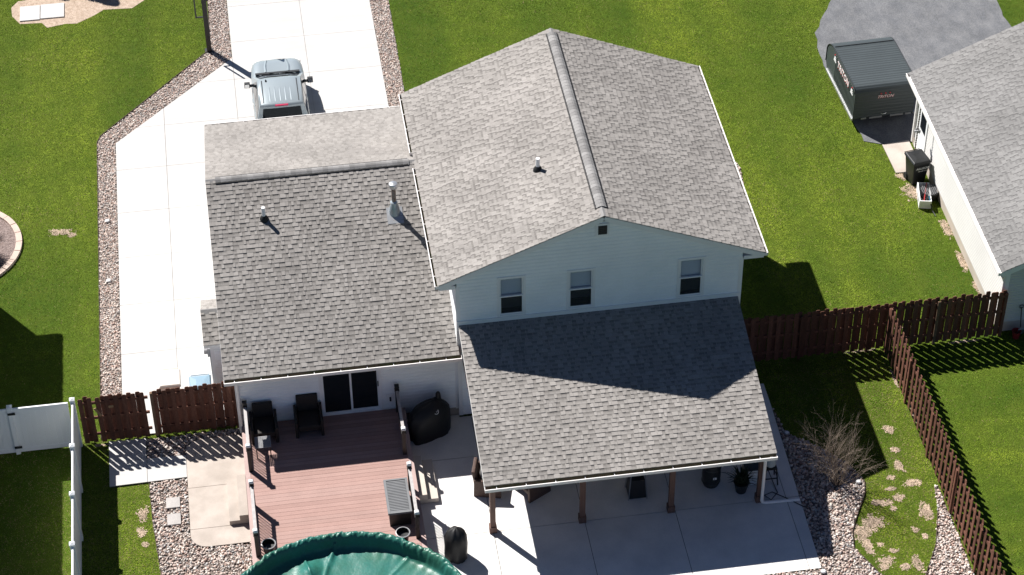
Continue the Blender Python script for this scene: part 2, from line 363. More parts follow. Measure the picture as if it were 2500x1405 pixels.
def siding(house, P, Q, z0, top, out, material, lap=0.13, holes=(), name='siding'):
    "lap siding between ground points P, Q; top = height or (eave z, apex z)"
    P, Q, out = Vector((*P, 0)), Vector((*Q, 0)), Vector((*out, 0)); d = Q - P; L = d.length; d.normalize(); m = MB()
    def rng(z):
        if isinstance(top, (int, float)) or z <= top[0]: return 0.0, L
        t = (z - top[0]) / (top[1] - top[0]) * L / 2; return t, L - t
    zt = top if isinstance(top, (int, float)) else top[1]
    z = z0
    while z < zt - 1e-6:
        z1 = min(z0 + lap*(int((z - z0)/lap + 1e-6) + 1), zt); zb = z1
        for h in holes:
            for q in (h[2] - .03, h[3] + .03):
                if z + 1e-4 < q < z1 - 1e-4: z1 = q
        k0 = z0 + lap*int((z - z0)/lap + 1e-6); fz_ = lambda q: .030 - .003*min(q/(lap*.62), 1) - .024*max(0, (q - lap*.62)/(lap*.38)); o0, o1 = fz_(z - k0), fz_(z1 - k0); zc = k0 + lap*.62
        a0, b0 = rng(z); a1, b1 = rng(z1)
        segs = [(a0, b0, a1, b1)]
        for h in holes:
            if z1 > h[2] - .025 and z < h[3] + .025:
                ns = []
                for (p0, q0, p1, q1) in segs:
                    if h[0] > p0 and h[0] < q0: ns.append((p0, h[0], p1, h[0]))
                    if h[1] > p0 and h[1] < q0: ns.append((h[1], q0, h[1], q1))
                    if h[1] <= p0 or h[0] >= q0: ns.append((p0, q0, p1, q1))
                segs = ns
        for (p0, q0, p1, q1) in segs:
            A, B = P + d*p0, P + d*q0; C, D = P + d*q1, P + d*p1
            v = [A + out*.004 + V(0,0,z), B + out*.004 + V(0,0,z), B + out*o0 + V(0,0,z), A + out*o0 + V(0,0,z), C + out*o1 + V(0,0,z1), D + out*o1 + V(0,0,z1)]
            if z + 1e-4 < zc < z1 - 1e-4:
                f = (zc - z)/(z1 - z); E1, E0 = B.lerp(C, f) + out*.027 + V(0,0,zc), A.lerp(D, f) + out*.027 + V(0,0,zc)
                m.add(v[:4] + [E1, E0] + v[4:], [(0,1,2,3), (3,2,4,5), (5,4,6,7)])
            else: m.add(v, [(0,1,2,3), (3,2,4,5)])
        z = z1
    return stuff(m.build(name, material, house))
def gutter(house, P, Q, out, zt, material='gutter_white', wdt=0.125, hang=0.75, ends=True, dirt=True):
    "open trough along P-Q; out = outward direction; zt rim height"
    P, Q, out = Vector((*P, zt)), Vector((*Q, zt)), Vector((*out, 0)).normalized(); zz = Vector((0,0,1)); d = (Q-P).normalized(); m = MB(); h = 0.11
    for a, b, c2, e in ((out*0.0, zz*-h, out*.008, 0), ):
        pass
    def bar(o0, o1, y0, y1):
        v = []
        for p in (P, Q): v += [p + out*o0 + zz*y0, p + out*o1 + zz*y0, p + out*o1 + zz*y1, p + out*o0 + zz*y1]
        m.add(v, [(0,1,2,3), (7,6,5,4), (0,4,5,1), (1,5,6,2), (2,6,7,3), (3,7,4,0)])
    bar(0, .008, -h, 0); bar(wdt-.008, wdt, -h, -.006); bar(wdt-.014, wdt+.012, -.006, .008); bar(.008, wdt-.008, -h, -h+.008)
    if ends:
        for p, s in ((P, 1), (Q, -1)): m.obox(p + out*wdt/2 - zz*h/2 + d*.005*s, d*.005, out*(wdt/2+.01), zz*h/2)
    g = m.build('gutter', material, house)
    if dirt:  # debris on the trough floor plus a shade-coloured sheet behind it
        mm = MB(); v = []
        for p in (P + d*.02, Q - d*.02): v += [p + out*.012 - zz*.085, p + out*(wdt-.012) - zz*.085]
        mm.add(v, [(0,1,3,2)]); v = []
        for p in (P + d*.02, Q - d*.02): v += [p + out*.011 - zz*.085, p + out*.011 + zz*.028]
        mm.add(v, [(0,1,3,2)]).build('gutter_debris_shade', 'gutter_dirt_shade', g)  # back sheet is dark to paint in the roof's shade, not debris
    L = (Q-P).length; n = max(2, int(L/hang))
    for i in range(n):
        c = P + d*(L*(i+.4)/n); mm = MB().obox(c + out*wdt/2 - zz*.004, d*.010, out*wdt/2, zz*.006); mm.build('gutter_hanger', material, g)
    return g
def window(house, P, d, out, w, h, z, blind=True, drop=.16, trim=0.07, material='trim_white'):
    "double-hung window: frame + sashes, panes, slatted blind; P = bottom-left ground xy on wall"
    d, out = Vector((*d, 0)), Vector((*out, 0)); zz = Vector((0,0,1)); p0 = Vector((*P, z)); m = MB()
    def fr(a0, a1, b0, b1, o0, o1, mb): mb.obox(p0 + d*(a0+a1)/2 + zz*(b0+b1)/2 + out*(o0+o1)/2, d*(a1-a0)/2, out*(o1-o0)/2, zz*(b1-b0)/2)
    fr(-trim, 0, -trim, h+trim, -.08, .045, m); fr(w, w+trim, -trim, h+trim, -.08, .045, m); fr(0, w, h, h+trim, -.08, .043, m); fr(0, w, -trim, 0, -.08, .05, m)
    wn = m.build('window', material, house)
    for b0, b1, o in ((h/2-.02, h, .0), (0, h/2+.02, .03)):
        mm = MB(); s = .045
        fr(0, s, b0, b1, o-.03, o, mm); fr(w-s, w, b0, b1, o-.03, o, mm); fr(s, w-s, b1-s, b1, o-.03, o-.001, mm); fr(s, w-s, b0, b0+s, o-.03, o-.001, mm)
        mm.build('sash', material, wn)
        mm = MB(); fr(s, w-s, b0+s, b1-s, o-.02, o-.012, mm); mm.build('pane', 'glass_upper' if b0 > .1 else 'glass_screen', wn)
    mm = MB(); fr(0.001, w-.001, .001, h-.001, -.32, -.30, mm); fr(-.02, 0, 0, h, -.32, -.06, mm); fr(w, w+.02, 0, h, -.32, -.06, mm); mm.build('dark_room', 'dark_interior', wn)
    if blind:
        mm = MB(); k = int(h / .05)
        for i in range(k):
            b = h - .02 - i*.05
            if b < h*drop: break
            c = p0 + d*w/2 + zz*b - out*.085; mm.obox(c, d*(w/2-.02), (out*.018 - zz*.016), (zz*.001 + out*.001))
        mm.build('blind', 'blind', wn)
    return wn

# ================================================================== the main house
WX0, WX1, WY0, WY1 = -3.42, 4.95, 0.09, 9.15
GX0, GY0, GY1 = -9.98, 0.20, 11.95
H = T('house', 'white sided two storey house with brown grey shingle roofs, garage wing and back porch', 'house')
EZ, RZ, XL, XR = 5.34, 7.329, -3.93, 5.57; XM = (XL + XR)/2; PIT = (RZ - EZ)/(XM + 4.0)
ez = EZ + PIT*0.07
SL = math.hypot(XM - XL, RZ - ez)
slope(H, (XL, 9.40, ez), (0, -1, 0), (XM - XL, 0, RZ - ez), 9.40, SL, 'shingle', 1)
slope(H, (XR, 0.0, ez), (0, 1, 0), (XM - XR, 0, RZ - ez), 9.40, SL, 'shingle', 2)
caps(H, (XM, 0.42, RZ+.01), (XM, 9.15, RZ+.01), 0.185, 0.075, 'ridge_cap', 3, step=0.15)
for a, b in ((0.0, 0.42), (9.15, 9.40)):      # plain cap ends of the ridge
    m = MB().loft([[V(XM-.15, y, RZ-.055), V(XM, y, RZ+.025), V(XM+.15, y, RZ-.055), V(XM, y, RZ-.03)] for y in (a, b)]); m.sh = [.6]*len(m.f); m.build('ridge_end_cap', 'ridge_cap', H)
# garage roof
GE, GR, GYR = 2.80, 5.375, 5.92; gp = (GR - GE)/(GYR + .302)
y0 = -0.20; z0 = GE + gp*0.10; S1 = math.hypot(GYR - y0, GR - z0)
XG0 = -10.29
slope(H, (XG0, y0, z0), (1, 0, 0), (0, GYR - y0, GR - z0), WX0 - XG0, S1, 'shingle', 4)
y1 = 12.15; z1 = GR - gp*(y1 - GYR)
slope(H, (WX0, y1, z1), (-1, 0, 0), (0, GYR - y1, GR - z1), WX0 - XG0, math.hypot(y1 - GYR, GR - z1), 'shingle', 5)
caps(H, (XG0 + .30, GYR, GR+.01), (-4.14, GYR, GR+.01), 0.17, 0.07, 'ridge_cap', 6, step=0.16)
for a, b in ((XG0, XG0 + .30), (-4.14, WX0 - .25)):
    m = MB().loft([[V(x, GYR-.15, GR-.055), V(x, GYR, GR+.02), V(x, GYR+.15, GR-.055), V(x, GYR, GR-.03)] for x in (a, b)]); m.sh = [.55]*len(m.f); m.build('ridge_end_cap', 'ridge_cap', H)
# porch roof: the lowest courses as single shingles
PX0, PX1, PYB, PZB, PZT = -3.39, 4.89, -5.19, 2.45, 3.75
pr_ = slope(H, (PX0, PYB, PZB), (1, 0, 0), (0, WY0 - PYB, PZT - PZB), PX1 - PX0, math.hypot(WY0 - PYB, PZT - PZB), 'shingle', 8, nobj=4, name='porch_roof')
# walls
wins = [(-2.18, .70), (-.15, .70), (3.10, .68)]
holes = [(x - WX0, x + w - WX0, 3.97, 5.33) for x, w in wins]
siding(H, (WX0, WY0), (WX1, WY0), 0.12, (5.50, RZ - .075), (0, -1), 'siding', holes=holes)
siding(H, (WX1, WY0), (WX1, WY1), 0.12, 5.46, (1, 0), 'siding')
siding(H, (WX0, WY1), (WX0, WY0), 0.12, 5.46, (-1, 0), 'siding')
siding(H, (WX1, WY1), (WX0, WY1), 0.12, (5.50, RZ - .075), (0, 1), 'siding')
for (x, wd), dp in zip(wins, (.13, .18, .09)): window(H, (x, WY0), (1, 0), (0, -1), wd, 1.36, 3.97, drop=dp)
m = MB().box(WX0 - .02, WX1 + .02, WY0 - .06, WY0 + .02, 3.755, 3.895); m.build('wall_flashing', 'trim_white', H)
for x, y in ((WX0, WY0), (WX1, WY0), (WX0, WY1), (WX1, WY1)):
    sx = -1 if x == WX0 else 1; sy = -1 if y == WY0 else 1; b = MB()
    b.box(min(x - sx*.09, x + sx*.032), max(x - sx*.09, x + sx*.032), min(y, y + sy*.032), max(y, y + sy*.032), .1, 5.2)
    b.box(min(x + sx*.001, x + sx*.031), max(x + sx*.001, x + sx*.031), min(y - sy*.09, y - sy*.001), max(y - sy*.09, y - sy*.001), .1, 5.2); b.build('corner_trim', 'trim_white', H)
# soffits, fascias, rakes
for x0, x1 in ((XL, WX0 - .03), (WX1 + .03, XR)): MB().box(x0, x1, 0.02, 9.38, ez - .20, ez - .075).build('soffit', 'trim_white', H)
for y in (0.0, 9.38):
    for xa in (XL, XR):
        a = V(xa, y + .01, ez - .11); b = V(XM, y + .01, RZ - .11); MB().beam(a, b, .026, .15).build('rake_board', 'trim_white', H)
        MB().beam(a + V(0, .09 if y < 1 else -.09, -.05), b + V(0, .09 if y < 1 else -.09, -.05), .16, .02).build('rake_soffit', 'trim_white', H)
gv_ = MB().box(.60, .98, WY0 - .075, WY0 - .02, 6.60, 7.04).build('gable_vent', 'trim_white', H)
m = MB(); m.box(.66, .92, WY0 - .08, WY0 - .074, 6.66, 6.98); m.build('vent_mesh', 'steel_dark', gv_)
for i in range(5): MB().obox((.79, WY0 - .083, 6.70 + i*.065), (.13, 0, 0), (0, .008, -.012), (0, .002, .002)).build('louvre', 'steel_dark', gv_)
# garage walls
siding(H, (GX0, GY0), (WX0 - .01, GY0), 0.34, 2.90, (0, -1), 'siding', holes=[(-7.49 - GX0, -5.79 - GX0, 0.62, 2.66)])
siding(H, (GX0, GY1), (GX0, GY0), 0.25, (2.84, GR - .17), (-1, 0), 'siding')
siding(H, (-3.86, GY1), (GX0, GY1), 0.1, 2.7, (0, 1), 'siding')
MB().box(GX0 + .01, WX0 - .02, GY0 + .005, GY0 + .2, 0.0, 0.36).build('foundation', 'foundation', H)
MB().box(-10.29, -3.36, -.185, GY0, 2.70, 2.715).build('soffit', 'trim_white', H)
for x0, x1 in ((GX0 - .03, GX0 + .09), (WX0 - .11, WX0)): MB().box(x0, x1, GY0 - .035, GY0 - .004, 0.3, 2.70).build('corner_trim', 'trim_white', H)
MB().box(GX0 - .035, GX0 - .004, GY0 - .03, GY0 + .09, 0.25, 2.70).build('corner_trim', 'trim_white', H)
for sgn, yy, zz_ in ((1, y0, z0), (-1, y1, z1)):
    MB().beam((XG0 + .01, yy, zz_ - .11), (XG0 + .01, GYR, GR - .11), .026, .14).build('rake_board', 'trim_white', H)
# sliding door of the garage wing
sdw = MB(); X0, X1, Z0, Z1 = -7.49, -5.79, .62, 2.66
for a, b, c, e in ((X0 - .07, X0, Z0 - .06, Z1 + .06), (X1, X1 + .07, Z0 - .06, Z1 + .06), (X0, X1, Z1, Z1 + .06), (X0, X1, Z0 - .06, Z0)): sdw.box(a, b, GY0 - .06, GY0 + .08, c, e)
sdr = sdw.build('sliding_door', 'trim_white', H)
for i, (a, b, yo) in enumerate(((X0, -6.60, .0), (-6.66, X1, .035))):
    f = MB(); s = .06
    f.box(a, a + s, GY0 - .03 + yo, GY0 + yo, Z0, Z1); f.box(b - s, b, GY0 - .03 + yo, GY0 + yo, Z0, Z1); f.box(a + s, b - s, GY0 - .029 + yo, GY0 - .001 + yo, Z0, Z0 + .09); f.box(a + s, b - s, GY0 - .029 + yo, GY0 - .001 + yo, Z1 - .07, Z1)
    f.build('door_sash', 'trim_white', sdr); MB().box(a + s, b - s, GY0 - .018 + yo, GY0 - .010 + yo, Z0 + .09, Z1 - .07).build('pane', 'glass', sdr)
MB().box(X1 - .05, X1 - .02, GY0 - .02, GY0 + .0, 1.55, 1.75).build('handle', 'rubber_black', sdr)
# wall lamp and hose tap
wl = MB().lathe((-5.43, GY0 - .10, 2.33), [(.02, .14), (.075, .13), (.08, .10), (.03, .095)], 14).build('wall_lamp', 'steel_dark', H)
MB().lathe((-5.43, GY0 - .10, 2.33), [(.03, .095), (.065, .06), (.07, -.02), (.04, -.07), (.005, -.08)], 14).build('lamp_globe', 'cushion_white', wl)
tp = MB().box(-5.60, -5.38, GY0 - .045, GY0 - .02, .95, 1.2).build('hose_tap', 'trim_white', H); MB().tube([(-5.49, GY0 - .05, 1.06), (-5.49, GY0 - .12, 1.06), (-5.49, GY0 - .13, 1.0)], .03, 8).build('tap', 'steel_dark', tp)
# gutters
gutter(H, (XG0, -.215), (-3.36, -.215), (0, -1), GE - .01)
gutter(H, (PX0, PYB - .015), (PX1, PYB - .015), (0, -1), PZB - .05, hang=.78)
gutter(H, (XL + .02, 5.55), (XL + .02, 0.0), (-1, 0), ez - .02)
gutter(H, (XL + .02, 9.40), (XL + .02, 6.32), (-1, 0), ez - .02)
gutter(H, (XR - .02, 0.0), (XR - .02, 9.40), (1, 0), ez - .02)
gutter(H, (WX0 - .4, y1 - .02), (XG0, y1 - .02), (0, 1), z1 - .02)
m = MB().tube([(XL - .05, 6.42, ez - .1), (XL - .05, 6.40, ez - .2), (XL + .1, 6.35, ez - .28)], .04, 8); m.build('downspout', 'gutter_white', H)
# garage downspout by the fence
MB().tube([(-9.85, -.25, 2.70), (-9.85, -.2, 2.58), (-9.93, .10, 2.40), (-9.93, .12, .25), (-9.93, .0, .1)], .042, 6).build('downspout', 'gutter_white', H)
# porch frame
PPX = [-3.11, -.53, 2.05, 4.64]; PY = -4.70
MB().box(PX0 + .06, PX1 - .06, PY - .09, PY + .09, 2.20, 2.50).build('porch_beam', 'porch_post', H)
for x in (PX0 + .15, PX1 - .15): MB().add([(x-.06, PY+.1, 2.25), (x+.06, PY+.1, 2.25), (x+.06, WY0-.05, 2.25), (x-.06, WY0-.05, 2.25), (x-.06, PY+.1, 2.49), (x+.06, PY+.1, 2.49), (x+.06, WY0-.05, 3.60), (x-.06, WY0-.05, 3.60)], [(0,3,2,1),(4,5,6,7),(0,1,5,4),(1,2,6,5),(2,3,7,6),(3,0,4,7)]).build('porch_side_beam', 'porch_post', H)
for x in PPX:
    p = MB().box(x - .075, x + .075, PY - .075, PY + .075, .06, 2.2).build('porch_post', 'porch_post', H)
    MB().box(x - .105, x + .105, PY - .105, PY + .105, .041, .28).build('post_base', 'porch_post', p)
for xx, wd_ in ((PX0, .03), (PX1 - .03, .03)):
    MB().beam((xx + .015, PYB + .01, PZB - .10), (xx + .015, WY0 - .03, PZT - .10), .028, .13).build('rake_board', 'trim_white', H)
MB().box(PX0 + .03, PX1 - .03, PYB + .02, PYB + .04, PZB - .17, PZB - .07).build('fascia', 'trim_white', H)
# porch downspout with long foot
MB().tube([(4.74, -5.24, 2.32), (4.74, -5.15, 2.20), (4.70, -4.92, 2.02), (4.68, -4.88, 1.8), (4.68, -4.88, .22), (4.71, -4.88, .14), (4.80, -4.88, .105), (5.80, -4.90, .095)], .048, 8).build('downspout', 'gutter_white', H)
# roof vents
def rz_gar(y): return GR - gp*abs(y - GYR)
def vent_pipe(x, y, z, h=.44):
    v = MB().tube([(x, y, z - .1), (x, y, z + h)], .06, 12).build('vent_pipe', 'pvc_white', H, smooth=True)
    MB().lathe((x, y, z - .02), [(.15, -.05), (.13, .06), (.095, .12), (.065, .16)], 14).build('boot', 'rubber_black', v, smooth=True); return v
vent_pipe(-8.65, 4.52, rz_gar(4.52)); vent_pipe(-.576, 3.12, 6.752, .42)
fx, fy, fz = -4.75, 4.31, rz_gar(4.31)
fl = MB().lathe((fx, fy, fz), [(.17, -.12), (.165, .10), (.14, .24), (.095, .34), (.09, .40)], 18).build('flue', 'galvanised', H, smooth=True)
MB().tube([(fx, fy, fz + .36), (fx, fy, fz + .98)], .068, 14).build('flue_pipe', 'rusty', fl, smooth=True)
MB().lathe((fx, fy, fz + .95), [(.07, 0), (.125, .03), (.135, .10), (.135, .15), (.12, .17), (.02, .19)], 18).build('flue_cap', 'aluminium', fl, smooth=True)
MB().lathe((fx, fy, fz + .40), [(.10, 0), (.115, .02), (.07, .06)], 16).build('storm_collar', 'galvanised', fl, smooth=True)
nrm = V(0, -gp, 1).normalized(); MB().obox((fx, fy - .10, fz - gp*.10 + .02), (.24, 0, 0), (0, .26, .26*gp), nrm*.006).build('flashing', 'aluminium', fl)
# side bump-out with its own little gable roof and meter box
bx0, by0, by1, bz = -10.62, 2.12, 3.72, 2.32
siding(H, (bx0, by0), (GX0, by0), .15, bz, (0, -1), 'siding'); siding(H, (bx0, by1), (bx0, by0), .15, (bz, bz + .36), (-1, 0), 'siding'); siding(H, (GX0, by1), (bx0, by1), .15, bz, (0, 1), 'siding')
MB().box(bx0 - .03, bx0 + .08, by0 - .034, by0 - .004, .1, bz).build('corner_trim', 'trim_white', H); MB().box(bx0 - .034, bx0 - .004, by0 - .03, by0 + .08, .1, bz).build('corner_trim', 'trim_white', H)
bm_ = (by0 + by1)/2; rzb = bz + .50; yl = by0 - .20; yh = by1 + .20; sl_ = math.hypot(bm_ - yl, rzb - bz - .02)
slope(H, (bx0 - .20, yl, bz + .02), (1, 0, 0), (0, bm_ - yl, rzb - bz - .02), GX0 - bx0 + .20, sl_, 'shingle', 21, name='bump_out_roof')
slope(H, (GX0, yh, bz + .02), (-1, 0, 0), (0, bm_ - yh, rzb - bz - .02), GX0 - bx0 + .20, sl_, 'shingle', 22, name='bump_out_roof')
m = MB()
m.loft([[V(x, bm_ - .13, rzb - .05), V(x, bm_, rzb + .03), V(x, bm_ + .13, rzb - .05), V(x, bm_, rzb - .04)] for x in (bx0 - .2, GX0)]); m.sh = [.4]*len(m.f); m.build('ridge_end_cap', 'ridge_cap', H)
MB().box(bx0 - .19, GX0, yl + .005, yl + .03, bz - .14, bz - .04).build('fascia', 'trim_white', H)
mb = MB().box(bx0 - .16, bx0 - .026, 2.75, 3.05, 1.25, 1.75).build('meter_box', 'trim_white', H)
MB().tube([(bx0 - .10, 2.62, 1.45), (bx0 - .24, 2.62, 1.45)], .09, 14).build('meter_glass', 'rim_grey', mb); MB().tube([(bx0 - .06, 2.62, 1.36), (bx0 - .06, 2.62, .1)], .03, 6).build('conduit', 'rim_grey', mb)
MB().box(bx0 - .14, bx0 - .026, 2.52, 2.72, 1.30, 1.62).build('meter_socket', 'rim_grey', mb)
# garage doors on the drive side
gd = MB().box(-9.2, -4.3, GY1 + .03, GY1 + .07, .05, 2.25).build('garage_door', 'trim_white', H)
for i in range(1, 4): MB().box(-9.2, -4.3, GY1 + .071, GY1 + .085, .05 + i*.55 - .01, .05 + i*.55 + .01).build('panel_groove', 'rim_grey', gd)

# ================================================================== neighbour's house on the right
NH = T('house', 'single storey house with grey shingle roof and pale siding beside the asphalt drive', 'house', (13.75, 6.2, 0), math.radians(-0.7))
nx0, ny0, ny1, nez, nxe = 0.0, -4.95, 4.85, 2.78, -0.32
NW = 9.4; nrz = nez + (NW/2 + .32)*.45; nxm = NW/2
Sn = math.hypot(nxm - nxe, nrz - nez)
slope(NH, (nxe, ny1 + .35, nez), (0, -1, 0), (nxm - nxe, 0, nrz - nez), ny1 - ny0 + .7, Sn, 'shingle_grey', 31, nobj=3)
slope(NH, (2*nxm - nxe, ny0 - .35, nez), (0, 1, 0), (nxe - nxm, 0, nrz - nez), ny1 - ny0 + .7, Sn, 'shingle_grey', 32)
caps(NH, (nxm, ny0 - .3, nrz + .01), (nxm, ny1 + .3, nrz + .01), .17, .07, 'ridge_cap', 33, step=.3)
siding(NH, (nx0, ny1), (nx0, ny0), .42, nez - .08, (-1, 0), 'siding_warm', lap=.11, holes=[(ny1 - 4.45, ny1 - 3.55, .15, 2.2)])
siding(NH, (nx0, ny0), (NW, ny0), .42, (nez + .06, nrz - .08), (0, -1), 'siding_warm', lap=.11, holes=[(1.9, 2.7, 1.2, 2.3)])
siding(NH, (NW, ny1), (nx0, ny1), .42, (nez + .06, nrz - .08), (0, 1), 'siding_warm', lap=.11)
siding(NH, (NW, ny0), (NW, ny1), .42, nez - .08, (1, 0), 'siding_warm', lap=.11)
MB().box(nx0 + .005, NW - .005, ny0 + .005, ny1 - .005, 0, .42).build('foundation', 'foundation', NH)
for (a, b, c, e) in ((nx0 - .032, nx0 + .10, ny0 - .032, ny0 - .003), (nx0 - .032, nx0 - .003, ny0 - .002, ny0 + .10), (nx0 - .032, nx0 - .003, ny1 - .1, ny1 + .03)): MB().box(a, b, c, e, .40, nez - .09).build('corner_trim', 'trim_white', NH)
MB().box(nxe + .02, -.03, ny0 - .33, ny1 + .33, nez - .14, nez - .085).build('soffit', 'trim_white', NH)
gutter(NH, (nxe + .02, ny1 + .35), (nxe + .02, ny0 - .35), (-1, 0), nez - .02, dirt=False)
MB().box(nxe + .02, nxe + .035, ny0 - .34, ny1 + .34, nez - .13, nez - .06).build('fascia', 'trim_white', NH)
for yy in (ny0 - .34, ny1 + .34):
    for xa in (nxe, 2*nxm - nxe): MB().beam((xa, yy, nez - .12), (nxm, yy, nrz - .12), .026, .17).build('rake_board', 'trim_white', NH)
dr = MB(); 
for a, b, c, e in ((3.48, 3.55, .12, 2.26), (4.45, 4.52, .12, 2.26), (3.55, 4.45, 2.2, 2.26)): dr.box(-.05, .06, a, b, c, e)
dr = dr.build('side_door', 'trim_white', NH); MB().box(-.012, .03, 3.55, 4.45, .15, 2.2).build('door_panel', 'vinyl_white', dr); MB().box(-.018, -.011, 3.72, 4.28, 1.15, 2.0).build('pane', 'glass', dr)
MB().tube([(-.04, 4.36, 1.02), (-.10, 4.36, 1.02)], .03, 8).build('handle', 'steel_dark', dr)
MB().box(-.10, -.03, ny1 - .16, ny1 - .08, .2, nez - .13).build('downspout', 'gutter_white', NH)
MB().box(-.085, -.028, ny0 + .0, ny0 + .08, .3, nez - .2).build('downspout', 'gutter_white', NH)
rw = MB()
window(NH, (1.9, ny0), (1, 0), (0, -1), .8, 1.1, 1.2, blind=False)

# ================================================================== neighbour's house on the left (beside the white fence)
LH = T('house', 'tall pale house standing beyond the white vinyl fence', 'house', (-18.9, 0, 0))
lx1, ly0, ly1, lez = 0.0, -1.75, 9.45, 5.05
lxe = .72; LW = 8.6; lrz = lez + (LW/2 + lxe)*.40; lxm = -LW/2
Sl = math.hypot(lxm - lxe, lrz - lez)
slope(LH, (lxe, ly0 - .05, lez), (0, 1, 0), (lxm - lxe, 0, lrz - lez), ly1 - ly0 + .10, Sl, 'shingle_grey', 41)
slope(LH, (2*lxm - lxe, ly1 + .05, lez), (0, -1, 0), (lxe - lxm, 0, lrz - lez), ly1 - ly0 + .10, Sl, 'shingle_grey', 42)
caps(LH, (lxm, ly0, lrz + .01), (lxm, ly1, lrz + .01), .17, .07, 'ridge_cap', 43, step=.3)
siding(LH, (0, ly0), (0, ly1), .2, lez - .05, (1, 0), 'siding_warm', lap=.14, holes=[(q - ly0, q - ly0 + .8, 3.2, 4.4) for q in (1.2, 4.6, 7.6)])
siding(LH, (-LW, ly0), (0, ly0), .2, (lez + .2, lrz - .08), (0, -1), 'siding_warm', lap=.14)
siding(LH, (0, ly1), (-LW, ly1), .2, (lez + .2, lrz - .08), (0, 1), 'siding_warm', lap=.14)
siding(LH, (-LW, ly1), (-LW, ly0), .2, lez - .05, (-1, 0), 'siding_warm', lap=.14)
MB().box(-LW + .01, -.01, ly0 + .01, ly1 - .01, 0, .2).build('foundation', 'foundation', LH)
MB().box(.02, lxe - .02, ly0, ly1, lez - .16, lez - .06).build('soffit', 'trim_white', LH)
for (yy) in (1.2, 4.6, 7.6): window(LH, (0, yy), (0, 1), (1, 0), .8, 1.2, 3.2)

HARD += [[(WX0, WY0), (WX1, WY0), (WX1, WY1), (WX0, WY1)], [(GX0, GY0), (WX0, GY0), (WX0, GY1), (GX0, GY1)], [(13.7, 1.2), (23, 1.2), (23, 11.1), (13.85, 11.1)], [(-28, -1.8), (-18.85, -1.8), (-18.85, 9.5), (-28, 9.5)], [(-9.95, .2), (-5.1, .2), (-5.1, -6), (-9.95, -6)]]
# ================================================================== deck, pool, steps
PCX, PCY, PR = -7.62, -8.92, 3.62
DZ = 0.60
D = T('deck', 'reddish brown composite deck with black railings beside the covered pool', 'deck', (-7.5, -2.6, 0))
def dl(x): return x + 7.5
def dy(y): return y + 2.6
yb = 0.14; i = 0
while yb > -6.3:
    ya = yb - .142; ym = (ya + yb)/2; segs = [(-9.80, -5.22)]
    q = (PR + .22)**2 - (max(abs(PCY - ya), 0))**2
    if q > 0:
        h = math.sqrt(q); segs = [(-9.80, max(-9.80, PCX - h)), (min(-5.22, PCX + h), -5.22)]
    for a, b in segs:
        if b - a > .1: m = MB().box(dl(a), dl(b), dy(ya), dy(yb), DZ - .026, DZ + random.uniform(-.001, .001)); m.sh = [random.choice([.1, .3, .5, .7, .9])]*6; m.build('deck_board', 'deck_board', D)
    yb -= .1485
for x0, x1 in ((-9.95, -9.805), (-5.215, -5.07)):
    y = .14
    while y > -6.1:
        MB().box(dl(x0), dl(x1), dy(max(y - 2.2, -6.1)), dy(y) - .006, DZ - .024, DZ + .002).build('border_board', 'deck_edge', D); y -= 2.2
for x0, x1 in ((-9.93, -9.90), (-5.12, -5.09)): MB().box(dl(x0), dl(x1), dy(-6.1), dy(.13), .03, DZ - .027).build('rim_board', 'porch_post', D)
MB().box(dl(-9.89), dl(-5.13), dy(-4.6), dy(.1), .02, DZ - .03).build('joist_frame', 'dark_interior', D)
def railing(x, ya, yb_):
    posts = []
    for y in (ya, yb_):
        p = MB().box(dl(x) - .055, dl(x) + .055, dy(y) - .055, dy(y) + .055, DZ, DZ + 1.0).build('rail_post', 'rail_black', D)
        MB().box(dl(x) - .07, dl(x) + .07, dy(y) - .07, dy(y) + .07, DZ + .86, DZ + .90).build('collar', 'rail_black', p)
        c = MB().loft([[V(dl(x) + a*s, dy(y) + b*s, DZ + z) for a, b in ((-1,-1),(1,-1),(1,1),(-1,1))] for s, z in ((.068, 1.0), (.068, 1.045), (.05, 1.07), (.012, 1.075))]).build('cap', 'cap_light' if y < -.5 else 'rail_black', p)
    y0_, y1_ = min(ya, yb_) + .06, max(ya, yb_) - .06
    r = MB().box(dl(x) - .045, dl(x) + .045, dy(y0_), dy(y1_), DZ + .86, DZ + .895).build('top_rail', 'rail_top', D)
    MB().box(dl(x) - .02, dl(x) + .02, dy(y0_), dy(y1_), DZ + .80, DZ + .859).build('under_rail', 'rail_black', r)
    MB().box(dl(x) - .02, dl(x) + .02, dy(y0_), dy(y1_), DZ + .09, DZ + .13).build('bottom_rail', 'rail_black', r)
    k = int((y1_ - y0_)/.112)
    for j in range(k):
        yy = y0_ + (y1_ - y0_)*(j + .5)/k; MB().box(dl(x) - .011, dl(x) + .011, dy(yy) - .011, dy(yy) + .011, DZ + .13, DZ + .80).build('baluster', 'rail_black', r)
for x in (-9.78, -5.29):
    railing(x, .02, -1.78); railing(x, -3.22, -5.12)
# steps
st = T('steps', 'low tan concrete steps from the rounded pad up to the deck', 'steps', (-10.2, -2.5, 0))
MB().box(-.32, .24, -.83, .80, .061, .22).build('lower_step', 'concrete_tan', st, bevel=.01); MB().box(-.02, .241, -.832, .802, .221, .41).build('upper_step', 'concrete_tan', st, bevel=.01)
st = T('steps', 'concrete steps from the back patio up to the deck', 'steps', (-4.8, -2.5, 0))
MB().box(-.26, .30, -.84, .76, .041, .21).build('lower_step', 'concrete_step', st, bevel=.01); MB().box(-.261, -.02, -.842, .762, .211, .41).build('upper_step', 'concrete_step', st, bevel=.01)
